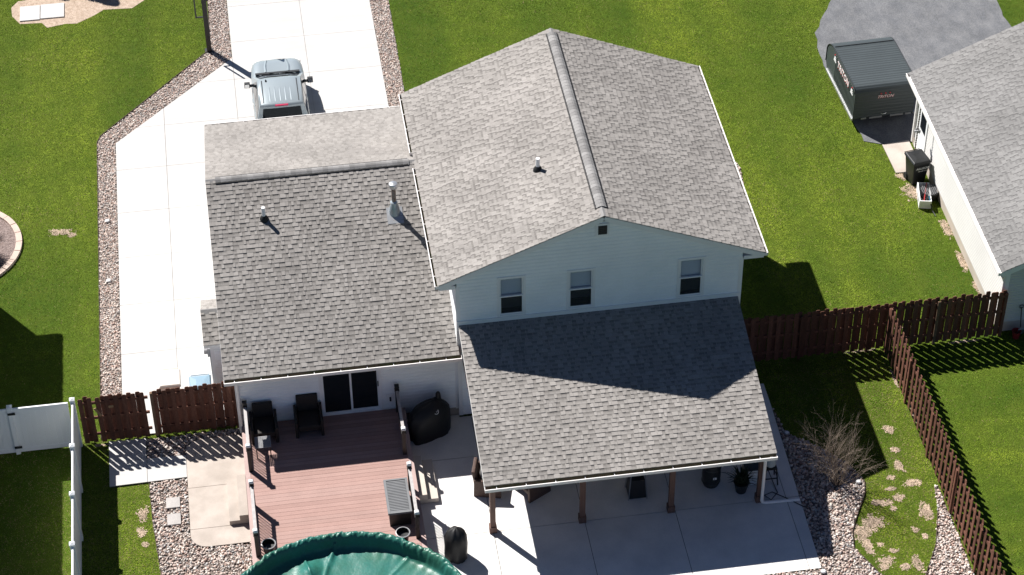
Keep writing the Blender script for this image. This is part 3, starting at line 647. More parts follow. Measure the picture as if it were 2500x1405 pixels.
# pool
PL = T('swimming_pool', 'round above ground pool under a wrinkled dark green winter cover', 'pool', (PCX, PCY, 0))
MB().lathe((0, 0, 0), [(PR, 0), (PR, 1.28), (PR - .04, 1.28), (PR - .04, .1)], 72, caps=False).build('pool_wall', 'pool_wall', PL, smooth=True)
NA, prof = 1300, []
def vn2(P, s, seed):
    g = np.random.default_rng(seed).random((160, 160)); q = P/s + 10; i = np.floor(q).astype(int); f = q - i; f = f*f*(3 - 2*f)
    a, b, c, d = g[i[:, 0] % 160, i[:, 1] % 160], g[(i[:, 0]+1) % 160, i[:, 1] % 160], g[i[:, 0] % 160, (i[:, 1]+1) % 160], g[(i[:, 0]+1) % 160, (i[:, 1]+1) % 160]
    return (a*(1-f[:, 0]) + b*f[:, 0])*(1-f[:, 1]) + (c*(1-f[:, 0]) + d*f[:, 0])*f[:, 1]
ths = np.linspace(0, 2*np.pi, NA, endpoint=False)
def angnoise(fr, n=7, seed=0):
    r = np.random.default_rng(seed); o = np.zeros(NA)
    for _ in range(n): o += np.sin(ths*r.integers(fr[0], fr[1]) + r.uniform(0, 6.28)) / n**.5
    return o
n1, n2, n3, n4 = angnoise((6, 18), 6, 1), angnoise((30, 80), 8, 2), angnoise((80, 170), 10, 3), angnoise((60, 140), 10, 4)
radii = [PR+.05, PR+.06, PR+.065, PR+.06, PR+.045, PR+.02, PR-.01, PR-.04, PR-.075, PR-.105, PR-.13, PR-.15, PR-.165, PR-.18, PR-.20, PR-.235, PR-.29, PR-.36, PR-.45, PR-.58] + list(np.linspace(PR-.75, .05, 34))
zs = [1.10, 1.17, 1.24, 1.29, 1.315, 1.33, 1.335, 1.33, 1.31, 1.27, 1.20, 1.12, 1.05, .99, .95, .92, .902, .895, .892, .89] + [.89]*34
cv = []
hx, hy = G(758, 1405, .85).x - PCX, G(758, 1405, .85).y - PCY
for r, z in zip(radii, zs):
    edge = math.exp(-((r - PR)/.16)**2); inner = math.exp(-((r - (PR - .35))/.45)**2)
    rr = r + edge*(.010*n2 + .006*n3) + .018*n1*edge
    sw = vn2(np.c_[ths*PR + 1.2*(r - PR), np.full(NA, r)*.55], .13, 31) - .5; sw2 = vn2(np.c_[ths*PR - .8*(r - PR), np.full(NA, r)*.8], .055, 32) - .5; cr = (.25 - np.abs(sw))*.10 + (.25 - np.abs(sw2))*.07
    zz_ = z + edge*(.004*n2 + cr + .012*n1) + math.exp(-((r - (PR - .3))/.22)**2)*(.006*n2 + .012*n1)*(1 if r < PR - .2 else .2)
    x, y = rr*np.cos(ths), rr*np.sin(ths)
    if r < PR - .15:
        f = min(1, (PR - .15 - r)/.6)
        for (a0, wd, hgt, s) in ((1.83, .012, .05, .35), (1.55, .018, .09, 1.3), (.95, .016, .03, .5), (2.35, .012, .02, -.4)):
            aa = a0 + s*(PR - r)*.12
            zz_ = zz_ + hgt*np.exp(-(((ths - aa + np.pi) % (2*np.pi) - np.pi)*r/ (PR*wd))**2)*math.exp(-((PR - .2 - r)/1.1)**2)
        zz_ = zz_ + f*.008*np.sin(x*3.1 + 2*np.sin(y*1.7)) + f*.004*np.sin(y*7 + 3*np.sin(x*2.2)) + f*.02*(vn2(np.c_[x, y], .35, 41) - .5) + f*.22*np.exp(-(((x - hx)/.28)**2 + ((y - hy)/.35)**2))
    cv.append(np.c_[x, y, zz_])
cv = np.vstack(cv); R_ = len(radii); ii = np.arange(NA); q = []
for k in range(R_ - 1): q.append(np.c_[k*NA + ii, k*NA + (ii + 1) % NA, (k+1)*NA + (ii + 1) % NA, (k+1)*NA + ii])
o = fastmesh('pool_cover', cv, np.vstack(q), 'tarp_green', smooth=False); o.parent = PL

# ================================================================== fences
BW, BT, FH = .14, .018, 1.80
def board_mesh(var):
    h = FH + var*.03; c = .03; x = BW/2
    pr = [(-x, 0), (x, 0), (x, h - c), (x - c, h), (-x + c, h), (-x, h - c)]
    m = MB(); m.add([(a, -BT/2, z) for a, z in pr] + [(a, BT/2, z) for a, z in pr], [tuple(range(6)), tuple(reversed(range(6, 12)))] + [(k, 6 + k, 6 + (k+1) % 6, (k+1) % 6) for k in range(6)])
    return m.mesh('board', 'fence_brown')
BMESH = [board_mesh(v) for v in (-.6, 0, .5, 1)]
def wood_fence(label, P, Q, pitch=.268, name='wooden_fence', posts=True, cat='fence', raw=(), z=.05, skip=()):
    P, Q = Vector((*P, 0)), Vector((*Q, 0)); L = (Q - P).length; a = math.atan2((Q-P).y, (Q-P).x)
    t = T(name, label, cat, P, a)
    n = int(round(L/pitch))
    for i in range(n):
        for side, off in ((-1, 0.0), (1, .5)):
            x = (i + off + .35)*L/n
            if x > L - .04 or (i, side) in skip: continue
            o = bpy.data.objects.new('board', random.choice(BMESH)); COL.objects.link(o); o.parent = t
            o.location = (x + random.uniform(-.006, .006), side*.033, z + random.uniform(-.012, .012)); o.rotation_euler = (0, random.uniform(-.008, .008), random.uniform(-.02, .02))
    for zz in (.32, .98, 1.58): MB().box(0, L, -.0235, .0235, z + zz - .045, z + zz + .045).build('rail', 'fence_brown', t)
    if posts:
        k = max(1, int(round(L/2.4)))
        for i in range(k + 1):
            x = L*i/k
            MB().box(x - .045, x + .045, -.085 if 0 < i < k else -.045, -.043 if 0 < i < k else .045, 0, z + 1.72).build('post', 'fence_post' if i in raw else 'fence_brown', t)
    return t
gt = wood_fence('dark brown gate of overlapping boards between the white fence and the gate post', (-14.62, .70), (-12.58, .70), name='gate', cat='gate', posts=False, skip=((1, 1),))
wood_fence('dark brown board fence running from the gate post to the garage wing', (-12.47, .72), (-10.04, .72), raw=(0,))
wood_fence('dark brown board fence ending at the grey roofed house', (5.10, 1.06), (13.70, 1.06), raw=(3,))
wood_fence('brown board fence running away from the houses along the pebble bed and small lawn', (10.0, .90), (10.02, -10.6), pitch=.312)
MB().beam((.47, -.055, 1.45), (.62, -.055, 1.12), .02, .07).build('brace', 'raw_wood', gt); MB().box(.88, 1.02, -.065, -.045, 1.42, 1.50).build('latch_block', 'raw_wood', gt)

def vinyl_run(label, P, Q, n, name='vinyl_fence', gate=None, end=True):
    P, Q = Vector((*P, 0)), Vector((*Q, 0)); L = (Q - P).length; a = math.atan2((Q-P).y, (Q-P).x); t = T(name, label, 'fence', P, a)
    for i in range(n + (1 if end else 0)):
        x = L*i/n; p = MB().box(x - .065, x + .065, -.065, .065, 0, 1.88).build('post', 'vinyl_white', t)
        MB().loft([[V(x + aa*s, bb*s, zz) for aa, bb in ((-1,-1),(1,-1),(1,1),(-1,1))] for s, zz in ((.078, 1.88), (.078, 1.91), (.01, 1.96))]).build('post_cap', 'vinyl_white', p)
    for i in range(n):
        x0, x1 = L*i/n + .066, L*(i+1)/n - .066
        MB().box(x0, x1, -.025, .025, 1.68, 1.82).build('top_rail', 'vinyl_white', t); MB().box(x0, x1, -.025, .025, .06, .22).build('bottom_rail', 'vinyl_white', t)
        k = max(1, int((x1 - x0)/.15))
        for j in range(k): MB().box(x0 + (x1-x0)*j/k + .002, x0 + (x1-x0)*(j+1)/k - .002, -.011, .011, .22, 1.68).build('slat', 'vinyl_white', t)
    if gate is not None:
        for zz in (.25, 1.62):
            MB().box(gate - .11, gate + .11, -.08, -.066, zz, zz + .09).build('hinge', 'rubber_black', t)
    return t
vinyl_run('white vinyl privacy fence beside the narrow lawn strip', (-14.75, .65), (-14.75, -8.9), 5)
vinyl_run('white vinyl fence with black gate hinges between the two neighbouring yards', (-20.05, .62), (-14.82, .62), 3, gate=3.52, end=False)

# ================================================================== planting beds and pebbles
def sheet(name, poly, z, material, hard=True):
    if hard: HARD.append(poly)
    return struct(MB().add([(x, y, z) for x, y in poly], [tuple(range(len(poly)))]).build(name, material))
STRIP_L = [(-14.13, .80), (-13.49, .80), (-13.49, 15.35), (-9.21, 19.87), (-9.21, 27), (-9.88, 27), (-9.95, 20.55), (-10.25, 20.2), (-14.0, 15.85), (-14.12, 15.5)]
STRIP_R = [(-3.87, 12.2), (-3.35, 12.2), (-3.22, 17.1), (-3.17, 23), (-3.15, 27), (-3.87, 27)]
BED_G = [(-12.79, .58), (-10.0, .62), (-10.0, .31), (-11.15, .31), (-11.45, .22), (-11.62, .0), (-11.66, -.28), (-12.79, -.25)]
BED_P = [(-12.76, -1.26), (-11.66, -1.22), (-11.66, -3.6), (-11.5, -3.93), (-11.15, -4.07), (-9.93, -4.07), (-9.93, -8.8), (-12.35, -8.8), (-12.52, -4.9), (-12.69, -3.0)]
BED_R = [(5.94, -1.0), (6.1, -2.1), (6.52, -2.47), (7.1, -3.0), (7.6, -3.7), (7.87, -4.39), (7.75, -4.9), (7.3, -5.7), (7.0, -6.3), (6.88, -6.91), (7.36, -8.0), (8.2, -8.8), (9, -9.3), (9, -10), (-3.0, -10), (-3.6, -7.53), (5.79, -7.53)]
BED_F = [(9.82, -4.9), (9.68, -5.75), (9.21, -7.12), (8.6, -8.19), (8.5, -9.9), (9.93, -9.9), (9.93, -4.9)]
BED_H = [(5.0, 7.5), (6.5, 8.3), (7.25, 9.2), (7.55, 9.8), (7.62, 10.6), (7.4, 11.5), (6.2, 12.6), (5.0, 13)]
for nm, pl in (('pebble_bed', STRIP_L), ('pebble_bed', STRIP_R), ('pebble_bed', BED_G), ('pebble_bed', BED_P), ('pebble_bed', BED_R), ('pebble_bed', BED_F), ('pebble_bed', BED_H)): sheet(nm, pl, .006, 'bed_soil')
ICO = None
def ico():
    import bmesh
    b = bmesh.new(); bmesh.ops.create_icosphere(b, subdivisions=1, radius=1.0); b.verts.ensure_lookup_table()
    v = np.array([p.co[:] for p in b.verts]); f = np.array([[x.index for x in q.verts] for q in b.faces]); b.free(); return v, f
IV, IF = ico()
PAL = np.array([(.56,.47,.41), (.48,.38,.33), (.42,.37,.34), (.38,.26,.215), (.64,.58,.53), (.36,.345,.335), (.54,.43,.38), (.30,.25,.23)])
def pebbles(name, poly, dens, r0, r1, seed, label, gain=1.0, avoid=None, z=0.0):
    rg = np.random.default_rng(seed); a = np.array(poly); lo, hi = a.min(0), a.max(0); n = int(np.prod(hi - lo)*dens)
    P = lo + rg.random((n, 2))*(hi - lo); P = P[inpoly(P, poly)]
    if avoid is not None: P = P[~avoid(P)]
    n = len(P); r = r0 + (r1 - r0)*rg.random(n)**1.6
    sc_ = np.c_[r*rg.uniform(.8, 1.3, n), r*rg.uniform(.65, 1.0, n), r*rg.uniform(.45, .75, n)]; th = rg.random(n)*6.28
    base = IV[None]*(1 + rg.uniform(-.16, .16, (n, len(IV), 1))); q = base*sc_[:, None, :]
    tl = rg.uniform(-.5, .5, n); q2 = q[..., 2]*np.cos(tl)[:, None] + q[..., 0]*np.sin(tl)[:, None]; q0 = q[..., 0]*np.cos(tl)[:, None] - q[..., 2]*np.sin(tl)[:, None]
    c, s = np.cos(th)[:, None], np.sin(th)[:, None]
    X = q0*c - q[..., 1]*s + P[:, :1]; Y = q0*s + q[..., 1]*c + P[:, 1:]; Z = q2 + (z + r*.45 + rg.uniform(0, .02, n))[:, None]
    vs_ = np.stack([X, Y, Z], -1).reshape(-1, 3); fs_ = (IF[None] + (np.arange(n)*len(IV))[:, None, None]).reshape(-1, 3)
    tint = np.clip(PAL[rg.integers(0, len(PAL), n)]*rg.uniform(.75, 1.2, (n, 1))*gain, 0, .8); tint = np.repeat(tint, len(IF), 0)
    o = fastmesh(name, vs_, fs_, 'pebble', tint=tint, smooth=True); o['label'] = label; o['category'] = 'pebbles'; return stuff(o)
pool_av = lambda P: (P[:, 0] - PCX)**2 + (P[:, 1] - PCY)**2 < (PR + .05)**2
pebbles('pebbles', STRIP_L, 760, .016, .036, 1, 'small pinkish river pebbles along the long edge of the concrete drive', 1.12)
pebbles('pebbles', STRIP_R, 760, .016, .036, 2, 'small pinkish river pebbles between the concrete drive and the front lawn', 1.12)
pebbles('pebbles', BED_G, 430, .022, .052, 3, 'river pebbles below the brown fence in striped shade')
pebbles('pebbles', BED_P, 430, .022, .052, 4, 'river pebbles around the square stepping stones beside the side pad', avoid=pool_av)
pebbles('pebbles', BED_R, 430, .022, .053, 5, 'river pebbles around the bare shrub along the patio edge', avoid=pool_av)
pebbles('pebbles', BED_F, 440, .022, .05, 6, 'river pebbles between the small lawn and the long board fence', 1.1)
pebbles('pebbles', BED_H, 420, .02, .045, 7, 'river pebbles beside the front corner of the two storey house')
# thin steel edging along the drive strip and the curved beds
for lab, pts in (('thin rusty edging strip between the side lawn and the drive pebbles', [(-14.14, .8), (-14.13, 15.5), (-14.01, 15.87), (-10.26, 20.22), (-9.96, 20.56), (-9.89, 27)]),
                 ('thin curved edging strip between the pebbles and the small patchy lawn', [(7.87, -4.39), (7.75, -4.9), (7.3, -5.7), (7.0, -6.3), (6.88, -6.91), (7.36, -8.0), (8.2, -8.8), (9, -9.3)]),
                 ('thin edging strip between the narrow lawn strip and the stepping stone pebbles', [(-12.77, -1.26), (-12.70, -3.0), (-12.53, -4.9), (-12.36, -8.8)]),
                 ('thin edging strip along the fence side pebble bed', [(9.68, -5.75), (9.21, -7.12), (8.6, -8.19), (8.5, -9.9)])):
    m = MB()
    for p, q_ in zip(pts[:-1], pts[1:]): m.beam((*p, .025), (*q_, .025), .012, .07)
    tag(m.build('bed_edging', 'edging'), lab, 'edging')
# stepping stones
for k, (x0, x1, ya, yb_) in enumerate(((-12.30, -11.90, -2.39, -1.98), (-12.29, -11.90, -3.06, -2.63))):
    tag(MB().box(x0, x1, ya, yb_, .02, .075).build('stepping_stone', 'stepstone', bevel=.008), ('square grey stepping stone in the pebbles, closer to the walkway', 'square grey stepping stone in the pebbles, farther from the walkway')[k], 'stone', 'stepping stones')
# bare patches
def blob(cx, cy, rx, ry, seed, n=22, jag=.28):
    r = random.Random(seed); k = [r.uniform(1 - jag, 1 + jag) for _ in range(n)]; k = [(k[i-1] + 2*k[i] + k[(i+1) % n])/4*(1 + r.uniform(-.08, .08)) for i in range(n)]
    return [(cx + rx*k[i]*math.cos(6.2832*i/n), cy + ry*k[i]*math.sin(6.2832*i/n)) for i in range(n)]
SOFT = []
for k, (px, py, rx, ry) in enumerate([(2167, 1050, .16, .20), (2184, 1100, .14, .11), (2195, 1140, .13, .22), (2177, 1167, .12, .10), (2223, 1182, .28, .17), (2150, 1228, .33, .16), (2195, 1218, .16, .18), (2182, 1242, .11, .09),
        (2262, 1252, .18, .36), (2130, 1275, .36, .30), (2105, 1305, .26, .34), (2235, 1297, .11, .13), (2120, 1335, .14, .36), (2180, 1345, .15, .10), (2165, 1370, .30, .22), (2240, 1375, .14, .30), (2170, 1195, .20, .08), (2150, 1330, .1, .1), (2257, 1310, .1, .1),
        (2155, 1385, .22, .16), (2210, 1385, .14, .12), (2230, 470, .42, .40), (2205, 430, .25, .22), (2310, 560, .16, .5), (2350, 640, .14, .5), (2385, 700, .14, .4), (350, 1255, .16, .30), (345, 1300, .14, .2), (355, 1330, .12, .1), (150, 568, .42, .18), (175, 575, .2, .12),
        (2205, 800, .3, .06), (2185, 930, .06, .4), (2230, 1010, .06, .5), (2290, 1140, .06, .5), (2100, 858, .5, .06), (2350, 835, .5, .05), (245, 1088, .3, .05)]):
    c = G(px, py); SOFT.append((c.x, c.y, rx, ry))
DIRT = [(-17.25, 24.5), (-17.0, 24.9), (-16.0, 25.0), (-15.2, 24.85), (-14.7, 25.4), (-12.9, 25.6), (-12.2, 24.3), (-12.75, 23.75), (-13.8, 23.82), (-14.15, 23.5), (-14.8, 23.05), (-15.2, 23.1), (-15.9, 22.95), (-16.1, 23.3), (-16.9, 23.35), (-17.2, 23.9)]
sheet('dirt_patch', DIRT, .008, 'dirt_pale')
pad = T('slab', 'pale cast slab lying in the bare dirt of the side yard', 'slab', (-16.05, 24.0, 0)); MB().box(-.86, -.12, -.50, .46, .009, .05).build('half', 'concrete_bright', pad, bevel=.01); MB().box(-.10, .78, -.46, .48, .009, .05).build('half', 'concrete_bright', pad, bevel=.01)
# round kerbed bed at the left
bcx, bcy, br = -18.84, 10.45, 2.23
HARD.append(arc(bcx, bcy, br, 0, 360, 48)); bed = struct(MB().add([(x, y, .03) for x, y in arc(bcx, bcy, br - .2, 0, 359, 40)], [tuple(range(41))]).build('mulch_bed', 'mulch'))
kb = T('kerb_ring', 'ring of pinkish kerb blocks round the mulch bed', 'kerb', (bcx, bcy, 0))
for i in range(28):
    a0, a1 = 6.2832*i/28 + .006, 6.2832*(i+1)/28 - .006; rr = ((br - .2), br); pts = []
    MB().prism([(rr[0]*math.cos(a0), rr[0]*math.sin(a0)), (rr[1]*math.cos(a0), rr[1]*math.sin(a0)), (rr[1]*math.cos((a0+a1)/2), rr[1]*math.sin((a0+a1)/2)), (rr[1]*math.cos(a1), rr[1]*math.sin(a1)), (rr[0]*math.cos(a1), rr[0]*math.sin(a1)), (rr[0]*math.cos((a0+a1)/2), rr[0]*math.sin((a0+a1)/2))], 0, .10 + random.uniform(-.006, .006)).build('kerb_block', 'kerb_block', kb)
def blades_thing(name, label, cat, loc, n, h, spread, material, c0, c1, seed, wid=.012):
    rg = np.random.default_rng(seed); th = rg.random(n)*6.283; el = rg.uniform(.05, 1.0, n)*spread; L = h*rg.uniform(.6, 1.1, n); b = rg.normal(0, .06, (n, 2))
    tip = np.c_[b[:, 0] + np.cos(th)*L*np.sin(el), b[:, 1] + np.sin(th)*L*np.sin(el), L*np.cos(el)]; base = np.c_[b, np.zeros(n)]
    mid = base*.4 + tip*.6; mid[:, 2] += L*.12; pz = np.c_[-np.sin(th), np.cos(th), np.zeros(n)]*wid
    vs_ = np.stack([base - pz, base + pz, mid + pz*.8, mid - pz*.8, tip], 1).reshape(-1, 3); i0 = np.arange(n)*5
    fs_ = np.vstack([np.c_[i0, i0+1, i0+2], np.c_[i0, i0+2, i0+3], np.c_[i0+3, i0+2, i0+4]]); t = rg.random((n, 1)); tint = np.array(c0)*(1-t) + np.array(c1)*t
    t_ = T(name, label, cat, loc); o = fastmesh('foliage', vs_, fs_, material, tint=np.vstack([tint]*3)); o.parent = t_; MB().lathe((0, 0, 0), [(.09, 0), (.06, .08), (.02, .12)], 8).build('stem', 'bark', t_); return t_
blades_thing('ornamental_grass', 'dry brown ornamental grass clump in the mulch bed', 'plant', (-17.75, 9.9, .03), 1100, .85, .9, 'dead_grass', (.10, .065, .05), (.24, .17, .12), 5, .006)
blades_thing('ornamental_grass', 'small dry tuft in the mulch bed beside the kerb ring', 'plant', (-17.55, 10.9, .03), 260, .35, 1.1, 'dead_grass', (.12, .08, .07), (.26, .2, .16), 6, .005)

# ================================================================== grass
def vnoise(P, s, seed):
    r = np.random.default_rng(seed); g = r.random((96, 96)); q = P/s + 40; i = np.floor(q).astype(int); f = q - i; f = f*f*(3 - 2*f)
    a = g[i[:, 0] % 96, i[:, 1] % 96]; b = g[(i[:, 0]+1) % 96, i[:, 1] % 96]; c = g[i[:, 0] % 96, (i[:, 1]+1) % 96]; d = g[(i[:, 0]+1) % 96, (i[:, 1]+1) % 96]
    return (a*(1-f[:, 0]) + b*f[:, 0])*(1-f[:, 1]) + (c*(1-f[:, 0]) + d*f[:, 0])*f[:, 1]
def lawn():
    rg = np.random.default_rng(11); n = 2500000
    P = np.c_[rg.uniform(-20, 22.5, n), rg.uniform(-9.6, 28, n)]
    d = np.c_[P, np.zeros(n)] - np.array(CAM); z = d @ np.array(FW); u = 1250 + FPX*(d @ np.array(RT))/z; v = 702 - FPX*(d @ np.array(UP))/z
    P = np.vstack([P[(u > -190) & (u < 2690) & (v > -150) & (v < 1560)]] + [np.array((cx, cy)) + rg.normal(0, .62, (int(4200*rx*ry) + 20, 2))*np.array((rx, ry)) for cx, cy, rx, ry in SOFT])
    k = np.ones(len(P), bool)
    for h in HARD: k &= ~inpoly(P, h)
    k &= (P[:, 0] - PCX)**2 + (P[:, 1] - PCY)**2 > (PR + .1)**2
    P = P[k]; keep = np.ones(len(P)); wob = .6*vnoise(P, .20, 21) + .4*vnoise(P, .07, 22)
    for cx, cy, rx, ry in SOFT:
        rn = np.hypot((P[:, 0] - cx)/rx, (P[:, 1] - cy)/ry); keep = np.minimum(keep, np.clip(.06 + (rn - .62 - 1.2*(wob - .5))/.5, .06, 1))
    bare = rg.random(len(P)) > keep; P, bare = P, bare
    n = len(P); f1, f2, f3, f4 = vnoise(P, 4.0, 1), vnoise(P, 1.3, 2), vnoise(P, .35, 3), vnoise(P, .14, 8)
    stripe = vnoise(np.c_[P[:, 0], P[:, 1]*.05], .9, 4)           # mowing bands along Y
    back = (P[:, 1] < 1.0) & (P[:, 0] > 10.0); stripe = np.where(back, vnoise(np.c_[P[:, 0]*.06, P[:, 1]], .45, 6), stripe)
    patchy = (P[:, 1] < 1.0) & (P[:, 0] < 10.0)
    h = rg.uniform(.020, .040, n)*(.75 + .5*f2)*(.8 + .4*f4)*np.where(bare, 1.1, 1); wd = np.where(bare, rg.uniform(.012, .026, n), rg.uniform(.009, .015, n)); th = rg.random(n)*6.283; ln = np.where(bare, rg.uniform(1.1, 1.5, n), rg.uniform(.75, 1.35, n))
    b = np.c_[P, np.where(bare, rg.uniform(.004, .014, n), .0)]; s = np.c_[-np.sin(th), np.cos(th), np.zeros(n)]*wd[:, None]
    tip = b + np.c_[np.cos(th)*np.sin(ln)*h, np.sin(th)*np.sin(ln)*h, np.cos(ln)*h]
    vs_ = np.stack([b - s, b + s, tip], 1).reshape(-1, 3); fs_ = np.arange(3*n).reshape(-1, 3)
    f0 = vnoise(P, 8.0, 17); t = np.clip(-.06 + .34*f0 + .42*f1 + .30*f2 + .74*(stripe - .5) + .12*(f3 - .5) + rg.normal(0, .08, n), 0, 1)[:, None]
    tint = np.array((.048, .105, .006))*(1 - t) + np.array((.200, .262, .021))*t
    # the right-hand lawn is fresher, the patch by the fence is weak
    dry = (rg.random(n) < np.where(patchy, .16, .02) + .10*np.clip(f1 - .62, 0, 1)*2*(f2 > .55))[:, None]
    tint = np.where(dry, np.array((.26, .20, .10))*rg.uniform(.6, 1.1, (n, 1)), tint)
    tint = np.where(bare[:, None], np.array((.52, .40, .30))*rg.uniform(.55, 1.15, (n, 1)), tint)
    tint = tint*(.78 + .44*f4[:, None])*rg.uniform(.88, 1.12, (n, 1))
    print('grass blades', n)
    o = fastmesh('grass', vs_, fs_, 'grass_blade', tint=tint); o['label'] = 'short green mown lawn grass'; o['category'] = 'grass'; return stuff(o)
lawn()

# ================================================================== pickup truck
TK = T('pickup_truck', 'silver crew cab pickup truck parked on the concrete drive', 'truck', (-7.66, 15.30, .05))
def tring(y, w, b, t, z0=.40): return [V(-w*.90, y, z0), V(-w*.985, y, z0 + .18), V(-w, y, .85), V(-w*.99, y, b - .10), V(-w*.94, y, b - .015), V(-w*.80, y, t - .012), V(-w*.62, y, t + .012), V(-w*.52, y, t), V(0, y, t + .025), V(w*.52, y, t), V(w*.62, y, t + .012), V(w*.80, y, t - .012), V(w*.94, y, b - .015), V(w*.99, y, b - .10), V(w, y, .85), V(w*.985, y, z0 + .18), V(w*.90, y, z0)]
MB().loft([tring(2.84, .66, .82, .86), tring(2.80, .78, .93, .98), tring(2.66, .86, 1.0, 1.06), tring(2.35, .91, 1.05, 1.12), tring(1.9, .935, 1.09, 1.15), tring(1.55, .94, 1.11, 1.17), tring(1.40, .945, 1.12, 1.15), tring(0.0, .95, 1.13, 1.14), tring(-1.16, .95, 1.13, 1.14)]).build('body', 'truck_paint', TK, smooth=True)
# cab shell: base ring at the belt, roof ring above
bz_, tz = 1.11, 1.80
def cab(y0, y1, w, z): return [V(-w, y0, z), V(-w, y1, z), V(-w*.55, y1 + .07*(1 if y1 > 0 else 0), z), V(w*.55, y1 + .07*(1 if y1 > 0 else 0), z), V(w, y1, z), V(w, y0, z), V(w*.5, y0 - .02, z), V(-w*.5, y0 - .02, z)]
MB().loft([cab(-1.14, 1.66, .90, bz_), cab(-1.07, .60, .765, tz - .06), cab(-1.04, .50, .74, tz), cab(-.97, .40, .66, tz + .035)]).build('cab', 'truck_paint', TK, smooth=True)
for x in (-.60, .60): MB().loft([[V(x - .018, y, tz + z - .01), V(x - .012, y, tz + z + .018), V(x + .012, y, tz + z + .018), V(x + .018, y, tz + z - .01)] for y, z in ((-.95, .03), (.36, .035))]).build('roof_rail', 'truck_trim', TK)
for x in (-.36, -.18, 0, .18, .36): MB().loft([[V(x - .035, y, tz + .030), V(x, y, tz + .050 if 0 < k < 3 else tz + .034), V(x + .035, y, tz + .030)] for k, y in enumerate((-.9, -.78, -.20, -.02))]).build('roof_rib', 'truck_paint', TK, smooth=True)
MB().add([(-.80, 1.64, 1.150), (.80, 1.64, 1.150), (.64, .62, 1.765), (-.64, .62, 1.765), (-.44, 1.70, 1.150), (.44, 1.70, 1.150), (.38, .68, 1.772), (-.38, .68, 1.772)], [(0, 4, 7, 3), (4, 5, 6, 7), (5, 1, 2, 6)]).build('windscreen', 'glass', TK)
for x, s_ in ((-.3, -1), (.25, 1)): MB().tube([(x, 1.70, 1.19), (x + .34, 1.50, 1.29)], .012, 5).build('wiper', 'truck_trim', TK)
MB().box(-.78, .78, 1.66, 1.76, 1.165, 1.195).build('cowl', 'truck_trim', TK)
for s_ in (-1, 1):
    def wp(y, t): return (s_*(.908 - (.908 - .772)*t), y, bz_ + .02 + (tz - .07 - bz_)*t)
    for ya, yb_, yc, yd in ((1.22, .06, .06, .50), (-.04, -.98, -.92, -.04)):
        MB().add([wp(ya, .02), wp(yb_, .02), wp(yc, .96), wp(yd, .96)], [(0, 1, 2, 3)] if s_ < 0 else [(3, 2, 1, 0)]).build('side_window', 'glass', TK)
    MB().add([wp(-.02, .0), wp(.04, .0), wp(.04, 1.0), wp(-.02, 1.0)], [(0, 1, 2, 3)]).build('pillar', 'truck_trim', TK)
    mr = MB().loft([[V(s_*x, 1.02 + dy_, z) for dy_, z in ((-.06, 1.14), (.08, 1.14), (.08, 1.33), (-.06, 1.33))] for x in (1.0, 1.02, 1.20)]).build('mirror', 'truck_trim', TK, bevel=.02)
    MB().box(min(s_*1.03, s_*1.18), max(s_*1.03, s_*1.18), .952, .959, 1.16, 1.31).build('mirror_glass', 'chrome', mr)
    MB().beam((s_*.86, 1.10, 1.16), (s_*1.03, 1.03, 1.20), .06, .08).build('mirror_arm', 'truck_trim', TK)
    for yy in (.45, -.75): MB().box(min(s_*.945, s_*.975), max(s_*.945, s_*.975), yy - .1, yy + .1, .96, .99).build('door_handle', 'truck_paint', TK)
    hl = MB().obox((s_*.70, 2.72, .90), (.15, -.06*s_, 0), (.02*s_, .05, 0), (0, 0, .07)).build('headlight', 'cushion_white', TK)
    tl = MB().box(min(s_*.88, s_*.955), max(s_*.88, s_*.955), -2.70, -2.60, .75, 1.12).build('tail_light', 'tail_red', TK)
    for yy in (1.75, -1.75):
        wv = MB().tube([(s_*.70, yy, .37), (s_*.93, yy, .37)], .375, 24).build('wheel', 'tyre', TK); MB().tube([(s_*.90, yy, .37), (s_*.94, yy, .37)], .23, 18).build('rim', 'aluminium', wv)
# bed
b = MB(); b.box(-.95, -.82, -2.70, -1.18, .45, 1.12); b.box(.82, .95, -2.70, -1.18, .45, 1.12); b.box(-.819, .819, -1.26, -1.18, .45, 1.12); b.build('bed_side', 'truck_paint', TK, bevel=.02)
MB().box(-.819, .819, -2.66, -1.261, .60, .66).build('bed_floor', 'rubber_black', TK)
b = MB(); b.box(-.818, -.80, -2.66, -1.262, .661, 1.10); b.box(.80, .818, -2.66, -1.262, .661, 1.10); b.box(-.799, .799, -1.28, -1.262, .661, 1.10); b.build('bed_liner', 'rubber_black', TK)
MB().box(-.81, .81, -2.72, -2.665, .62, 1.11).build('tailgate', 'truck_paint', TK); MB().box(-.90, .90, -2.86, -2.73, .42, .58).build('bumper', 'chrome', TK)
MB().add([(-.70, -1.158, 1.16), (.70, -1.158, 1.16), (.64, -1.098, 1.70), (-.64, -1.098, 1.70)], [(0, 1, 2, 3)]).build('rear_window', 'glass', TK)
MB().box(-.22, .22, -1.105, -1.035, 1.765, 1.81).build('brake_light', 'tail_red', TK)
MB().loft([[V(-.45 + a*s, .33 + c*s*2, tz + z) for a, c in ((-1,-1),(1,-1),(1,1),(-1,1))] for s, z in ((.03, .03), (.012, .09))]).build('antenna', 'truck_trim', TK)
for s_ in (-1, 1):
    MB().loft([[V(s_*(x0 - .03), y, z - .004), V(s_*x0, y, z + .022), V(s_*(x0 + .05), y, z - .004)] for x0, y, z in ((.40, 1.80, 1.172), (.40, 2.2, 1.155), (.34, 2.62, 1.085))]).build('hood_ridge', 'truck_paint', TK, smooth=True)
    for yy in (1.12, .02, -.98): MB().box(min(s_*.945, s_*.953), max(s_*.945, s_*.953), yy - .005, yy + .005, .5, 1.1).build('door_seam', 'truck_trim', TK)
